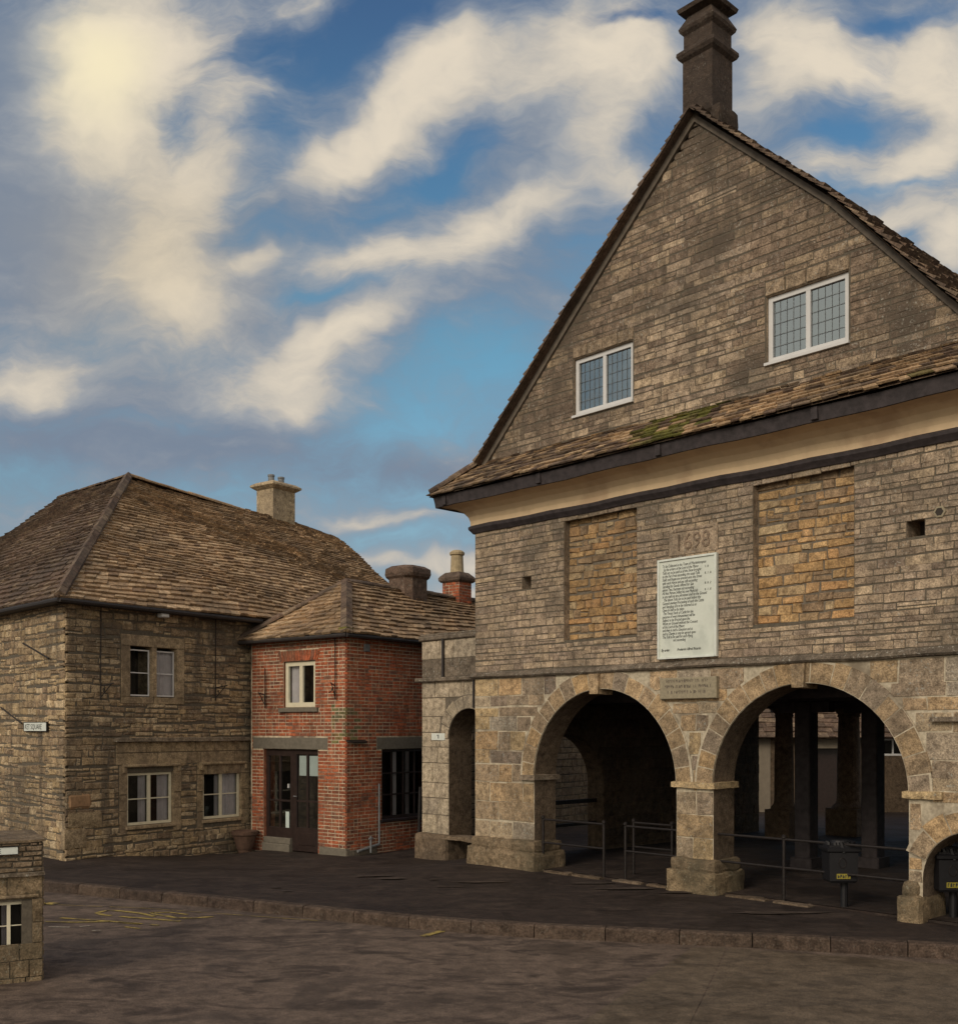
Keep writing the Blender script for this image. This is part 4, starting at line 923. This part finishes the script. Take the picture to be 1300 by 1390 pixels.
dr = MB(); dr.box(R1, .86, .93, N0-.06, N0, -.13, 2.06); dr.box(R1, 1.60, 1.70, N0-.06, N0, -.13, 2.06); dr.box(R1, .93, 1.60, N0-.06, N0-.002, 1.96, 2.06); dr.box(R1, .93, 1.60, N0-.06, N0-.002, -.13, .38); dr.box(R1, 1.24, 1.29, N0-.05, N0-.004, .38, 1.96); dr.box(R1, .93, 1.60, N0-.05, N0-.007, .93, .97); dr.box(R1, 1.0, 1.53, N0-.01, N0+.012, .0, .28, 0, None, .01)
do = dr.build('shop_door', 'darkp', rh)
k = MB(); k.face([R1.w(.92,N0-.03,.36),R1.w(1.62,N0-.03,.36),R1.w(1.62,N0-.03,1.97),R1.w(.92,N0-.03,1.97)]); k.build('pane', 'glass', do)
k = MB(); k.box(R1, .96, 1.22, N0-.034, N0-.031, 1.50, 1.93); k.box(R1, 1.31, 1.54, N0-.034, N0-.031, 1.50, 1.93); k.build('blind', 'blind', do)
k = MB(); k.tube(R1.w(1.64,N0+.0,1.05), R1.w(1.64,N0+.05,1.05), .012); k.tube(R1.w(1.64,N0+.05,1.05), R1.w(1.54,N0+.05,1.05), .010); k.build('handle', 'lead', do)
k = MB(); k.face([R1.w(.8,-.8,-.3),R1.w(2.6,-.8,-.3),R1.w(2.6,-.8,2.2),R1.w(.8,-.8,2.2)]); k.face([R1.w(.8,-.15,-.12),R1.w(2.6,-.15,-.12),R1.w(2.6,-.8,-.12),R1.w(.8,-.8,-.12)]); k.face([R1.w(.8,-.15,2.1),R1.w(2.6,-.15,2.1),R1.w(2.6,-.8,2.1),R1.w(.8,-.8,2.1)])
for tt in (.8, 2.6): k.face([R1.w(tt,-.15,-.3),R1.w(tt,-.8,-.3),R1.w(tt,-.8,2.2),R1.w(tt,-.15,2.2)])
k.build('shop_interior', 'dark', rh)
k = MB(); k.box(R1, 1.72, 2.62, -.2, .03, -.3, .0, 0, .5, .015); k.box(R1, 1.72, 2.62, -.2, .0, .0, .13, 0, .5, .01); k.build('stone_step', 'conc', rh)
k = MB(); rough_box(k, R1, -.03, .80, -.1, .04, -.5, .03, 0, .01, .12, .03); rough_box(k, R2, -.03, .9, -.1, .05, -.5, .0, 1, .02, .1, .03); k.build('plinth', ['conc', 'mmid'], rh)
ww = window(rh, R2, 1.07, 2.61, .57, 2.06, -.07, .05, .035, 4, 3, .03, 'darkp', 'glass', curt=[(1.55, 1.68), (2.0, 2.1)], name='shop_window', dep=.05)
k = MB(); k.box(R2, 1.0, 2.6, -.08, .06, .50, .565, 0, .5, .01); k.build('window_sill', 'darkp', rh)
k = MB(); k.box(R2, .50, .66, .0, .05, 4.14, 4.30, 0, .5, .01); k.build('alarm_box', 'lead', rh)
k = MB(); k.hexa([R2.w(.0,.0,2.24),R2.w(.55,.0,2.24),R2.w(.55,.0,2.28),R2.w(.0,.0,2.28),R2.w(.1,.14,2.21),R2.w(.45,.14,2.21),R2.w(.5,.14,2.24),R2.w(.05,.14,2.24)]); k.build('canopy_bracket', 'iron', rh)
k = MB(); k.tube(R2.w(.92,.06,1.34), R2.w(.92,.06,.05), .022); k.tube(R2.w(.92,.06,.05), R2.w(.25,.08,-.04), .03); k.tube(R2.w(.60,.12,-.1), R2.w(.60,.12,.25), .02); k.tube(R2.w(.55,.12,.2), R2.w(.66,.12,.2), .02); k.build('waste_pipe', 'lead', rh)
k = MB(); k.tube(R2.w(2.2,.10,1.22), R2.w(2.14,.10,-.1), .035); k.build('downpipe', 'gutter', rh)
# roof
RC = R1.w(-.22,.22,4.47); RL = R1.w(3.25,.22,4.47); RA = Vector((-3.01, 24.3, 5.86)); RB = RA+R2.d*10; RX = R2.w(12,.22,4.47)
k = MB()
slates(k, RL, RC, RA, RA+Vector((.01,0,0)), .20, .13, (.15,.32), 0, None, .05, .044, 2)
slates(k, RC, RX, RB, RA, .20, .13, (.15,.34), 0, None, .07, .044, 2)
k.face([RL, RA, RB, RX+(-R2.N)*3.6], 2, .3)
caps(k, RC+Vector((0,0,.04)), RA+Vector((0,0,.03)), .12, .30, 1, .06, .035); caps(k, RA+Vector((0,0,.02)), RB+Vector((0,0,.02)), .14, .45, 1, .06, .02); caps(k, RL+Vector((0,0,.04)), RA+Vector((0,0,.03)), .09, .30, 1, .05, .02)
k.build('roof', ['slate', 'slated', 'slated'], rh)
k = MB(); rough_box(k, F(RC[:2], R1.d[:2], R1.N[:2]), -.02, .22, -.22, .02, 4.50, 4.60, 0, .03, .06, .04); k.build('moss_clump', 'moss', rh)
k = MB(); k.tube(RC+Vector((0,0,-.04)), RL+Vector((0,0,-.04)), .045); k.tube(RC+Vector((0,0,-.04)), R2.w(2.4,.22,4.43), .045); k.build('gutter', 'gutter', rh)
# brown rendered stack and brick stack
k = MB(); FRR = F(RA[:2], R2.d[:2], R2.N[:2])
def rstack(mb, fr, t0, t1, n0, n1, lev, m=0, c=.12):
    rv = random.random(); rings = []
    for z, o in lev:
        a, b, p, q_ = t0-o, t1+o, n0-o, n1+o
        rings.append([fr.w(a+c,q_,z),fr.w(b-c,q_,z),fr.w(b,q_-c,z),fr.w(b,p+c,z),fr.w(b-c,p,z),fr.w(a+c,p,z),fr.w(a,p+c,z),fr.w(a,q_-c,z)])
    for x, y in zip(rings, rings[1:]):
        for i in range(8): mb.face([x[i],x[(i+1)%8],y[(i+1)%8],y[i]], m, rv)
    mb.face(rings[-1], m, rv)
rstack(k, FRR, 1.65, 2.45, -.35, .42, [(5.0,.0),(6.12,.0),(6.17,.05),(6.24,.07),(6.36,.06),(6.43,-.04),(6.45,-.15)], 0, .14)
k.build('rendered_chimney', 'brown', rh)
k = MB(); stack(k, FRR, 3.75, 4.25, -.30, .25, [(5.3,0),(6.26,0)], 0)
stones(k, F(FRR.w(0,.25,0)[:2], FRR.d[:2], FRR.N[:2]), 3.75, 4.25, 5.5, 6.26, (.0748,.0752), (.218,.108), .009, .006, .002, 1, brick=True, bev=.003)
fl_ = F(FRR.w(3.75,0,0)[:2], FRR.N[:2], (-FRR.d)[:2]); stones(k, fl_, -.30, .25, 5.5, 6.26, (.0748,.0752), (.218,.108), .009, .006, .002, 1, brick=True, bev=.003)
stack(k, FRR, 3.75, 4.25, -.30, .25, [(6.26,.03),(6.30,.07),(6.37,.08),(6.42,.05),(6.52,-.05)], 2)
bc = k.build('brick_chimney', ['mbrick', 'brick', 'brown'], rh)
k = MB(); k.lathe(FRR.w(4.0,-.02,6.48), [(.19,0),(.17,.1),(.155,.48),(.19,.50),(.195,.56),(.15,.60),(.10,.62)], 0, 14); k.build('chimney_pot', 'pot', bc)

# ================================================================== LOW STONE BAY in the left foreground
bb = thing('stone_bay', 'low stone outbuilding with a small white window at the bottom left edge', 'outbuilding', FB.w(-1, 0, 0))
BW = [dict(t0=-.56, t1=-.115, z0=.19, z1=.70)]
k = MB(); wall(k, FB, -2.6, -.01, -.3, 1.31, BW, .2, 0, 2)
stones(k, FB, -2.6, -.01, 1.0, 1.31, (.04,.075), (.08,.22), .007, .016, .005, 1, bev=.01); stones(k, FB, -2.6, -.01, .72, .97, (.2,.24), (.3,.6), .004, .008, .002, 2, BW, bev=.004); stones(k, FB, -2.6, -.01, -.25, .72, (.14,.22), (.15,.3), .005, .010, .003, 2, BW, bev=.004)
FBs = F(FB.w(-.01,0,0)[:2], (-FB.N)[:2], FB.d[:2]); stones(k, FBs, 0, 1.2, -.25, 1.31, (.06,.11), (.12,.3), .007, .014, .005, 1)
wall(k, FBs, 0, 1.2, -.3, 1.31, [], .2, 0, 0, n=-.003)
k.build('wall', ['mdark', 'brub', 'base'], bb)
k = MB(); rough_box(k, FB, -2.6, .01, -.1, .05, .955, 1.0, 0, .008, .08, .015); k.build('ledge', 'dirty', bb)
k = MB(); k.box(FB, -.75, -.05, -.02, .025, .735, .765, 0, .4, .006); k.build('hood_mould', 'ash', bb)
k = MB(); rough_box(k, FB, -2.65, .02, -1.25, .03, 1.31, 1.345, 0, .01, .1, .02); k.build('coping', 'brub', bb)
window(bb, FB, -.555, -.12, .195, .695, -.03, .03, .035, 2, 2, .011, 'creamp', 'glass', curt=[(-.40,-.34),(-.20,-.15)], name='casement_window', dep=.03, back=.16)
sign(FB, -.82, 1.20, .565, .075, 'MARKET SQUARE', 'small white street sign on the low outbuilding at the bottom left edge', n=.03, sz=.70)

# ================================================================== RAILINGS, BINS
def railing(name, label, segs, grp='iron railings in the arches'):
    """segs: list of (t0,t1,n0,n1,posts)"""
    rt = thing(name, label, 'railing', FM.w(segs[0][0], segs[0][2], 0), grp)
    for t0, t1, n0, n1, posts in segs:
        for z in (.91, .50): k = MB(); k.tube(FM.w(t0,n0,z), FM.w(t1,n1,z), .019); k.build('rail', 'iron', rt)
        for u in posts:
            t, n = t0+(t1-t0)*u, n0+(n1-n0)*u
            k = MB(); k.tube(FM.w(t,n,-.05), FM.w(t,n,.93), .024); k.lathe(FM.w(t,n,.93), [(.02,-.02),(.036,0),(.036,.03),(.01,.05)], 0, 10); k.build('post', 'iron', rt)
railing('railing', 'iron railing at the left side of the left arch', [(1.60,3.02,-.12,-.12,(.02,1))])
railing('railing', 'iron railing at the right side of the left arch', [(3.48,4.60,-.12,-.12,(0,))])
railing('railing', 'short iron railing set back behind the gap in the left arch railings', [(3.15,3.95,-.75,-.75,(0,1))])
railing('railing', 'long iron railing spanning the right arch behind the litter bin', [(5.25,8.25,-.12,-.12,(.38,))])
k = thing('railing', 'dark timber rail in the small side arch inside the market house', 'railing', FW.w(1.2,-.2,0), 'iron railings in the arches')
b_ = MB(); b_.box(FW, 1.1, 3.2, -.24, -.18, 1.0, 1.08); b_.box(FW, 1.5, 1.6, -.25, -.17, -.1, 1.0); b_.build('upper_rail', 'iron', k); b_ = MB(); b_.box(FW, 1.1, 3.2, -.24, -.18, .55, .61); b_.build('lower_rail', 'iron', k)
def litter_bin(c, label):
    b = thing('litter_bin', label, 'litter bin', c, 'litter bins on posts')
    fr = F(c[:2], (1, 0), (0, -1)); z = c[2]
    k = MB(); k.tube(fr.w(.06,0,z-.05), fr.w(.06,0,z+.45), .05, 0, 10); k.build('post', 'bin', b)
    k = MB(); stack(k, fr, -.20, .20, -.17, .17, [(z+.38,-.03),(z+.41,-.01),(z+.80,.0),(z+.82,.03),(z+.86,.035),(z+.88,.0),(z+.90,.0)]); k.build('body', 'bin', b)
    k = MB()
    for i in range(12):
        a = i*math.pi/6; rr = .19+.02*random.random(); k.tube(fr.w(rr*math.cos(a),.17*math.sin(a),z+.80), fr.w(rr*.9*math.cos(a+.2),.15*math.sin(a+.2),z+.93+.02*random.random()), .03, 0, 6)
    k.tube(fr.w(0,0,z+.86), fr.w(0,0,z+.96), .17, 0, 14, .12); k.build('bin_liner', 'bin', b)
    k = MB(); k.box(fr, -.10, .09, .168, .176, z+.44, z+.51); l = k.build('label', 'label', b)
    k = MB()
    for i in range(5): x = -.088+i*.035; k.box(fr, x, x+.008, .176, .179, z+.452, z+.498); k.box(fr, x+.008, x+.022, .176, .179, z+random.choice((.452,.47,.488)), z+random.choice((.482,.5)))
    k.build('lettering', 'letter', l)
    k = MB(); 
    for i in range(10):
        a0, a1 = i*math.pi/5, (i+1)*math.pi/5
        k.tube(fr.w(-.02+.05*math.cos(a0),.172,z+.66+.07*math.sin(a0)), fr.w(-.02+.05*math.cos(a1),.172,z+.66+.07*math.sin(a1)), .005, 0, 5)
    k.build('emblem', 'iron', b)
litter_bin(Vector((5.02, 14.88, .0)), 'black litter bin on a post in front of the right arch railing')
litter_bin(Vector((6.17, 14.05, .0)), 'black litter bin in the small low arch at the right edge')

# ================================================================== BUILDINGS BEHIND, seen through the arches
rc = thing('rear_cottage', 'low pale cottage with a stone roof seen through the right arch', 'cottage', (13, 36, -.3))
FZ = F((8.6, 36), (1, 0), (0, -1))
DO = [dict(t0=2.35, t1=4.1, z0=-.6, z1=1.86), dict(t0=4.75, t1=6.0, z0=1.6, z1=2.2)]
k = MB(); wall(k, FZ, 0, 14, -.6, 2.3, DO, .4, 0, 0); k.box(FZ, 0, 1.2, 0, .03, -.6, 2.29, 1); k.box(FZ, 2.3, 4.15, 0, .03, 1.86, 2.29, 1); k.build('wall', ['inner', 'pale'], rc)
k = MB(); slates(k, (8.3,35.6,2.22), (22.9,35.6,2.22), (22.9,39.5,5.4), (8.3,39.5,5.4), .26, .16, (.2,.4), 1, None, .03, .04, 1); k.build('roof', ['slate', 'slated'], rc)
k = MB(); k.box(FZ, 2.35, 4.1, -.35, -.3, -.6, 1.86); k.build('garage_door', 'darkp', rc)
window(rc, FZ, 4.76, 5.99, 1.61, 2.19, -.1, .06, .05, 2, 1, mat='white')
k = MB(); wall(k, FZ, 0, 14, -.6, 2.3, [], .3, 0, 0, n=-7); k.build('back_wall', 'pale', rc)
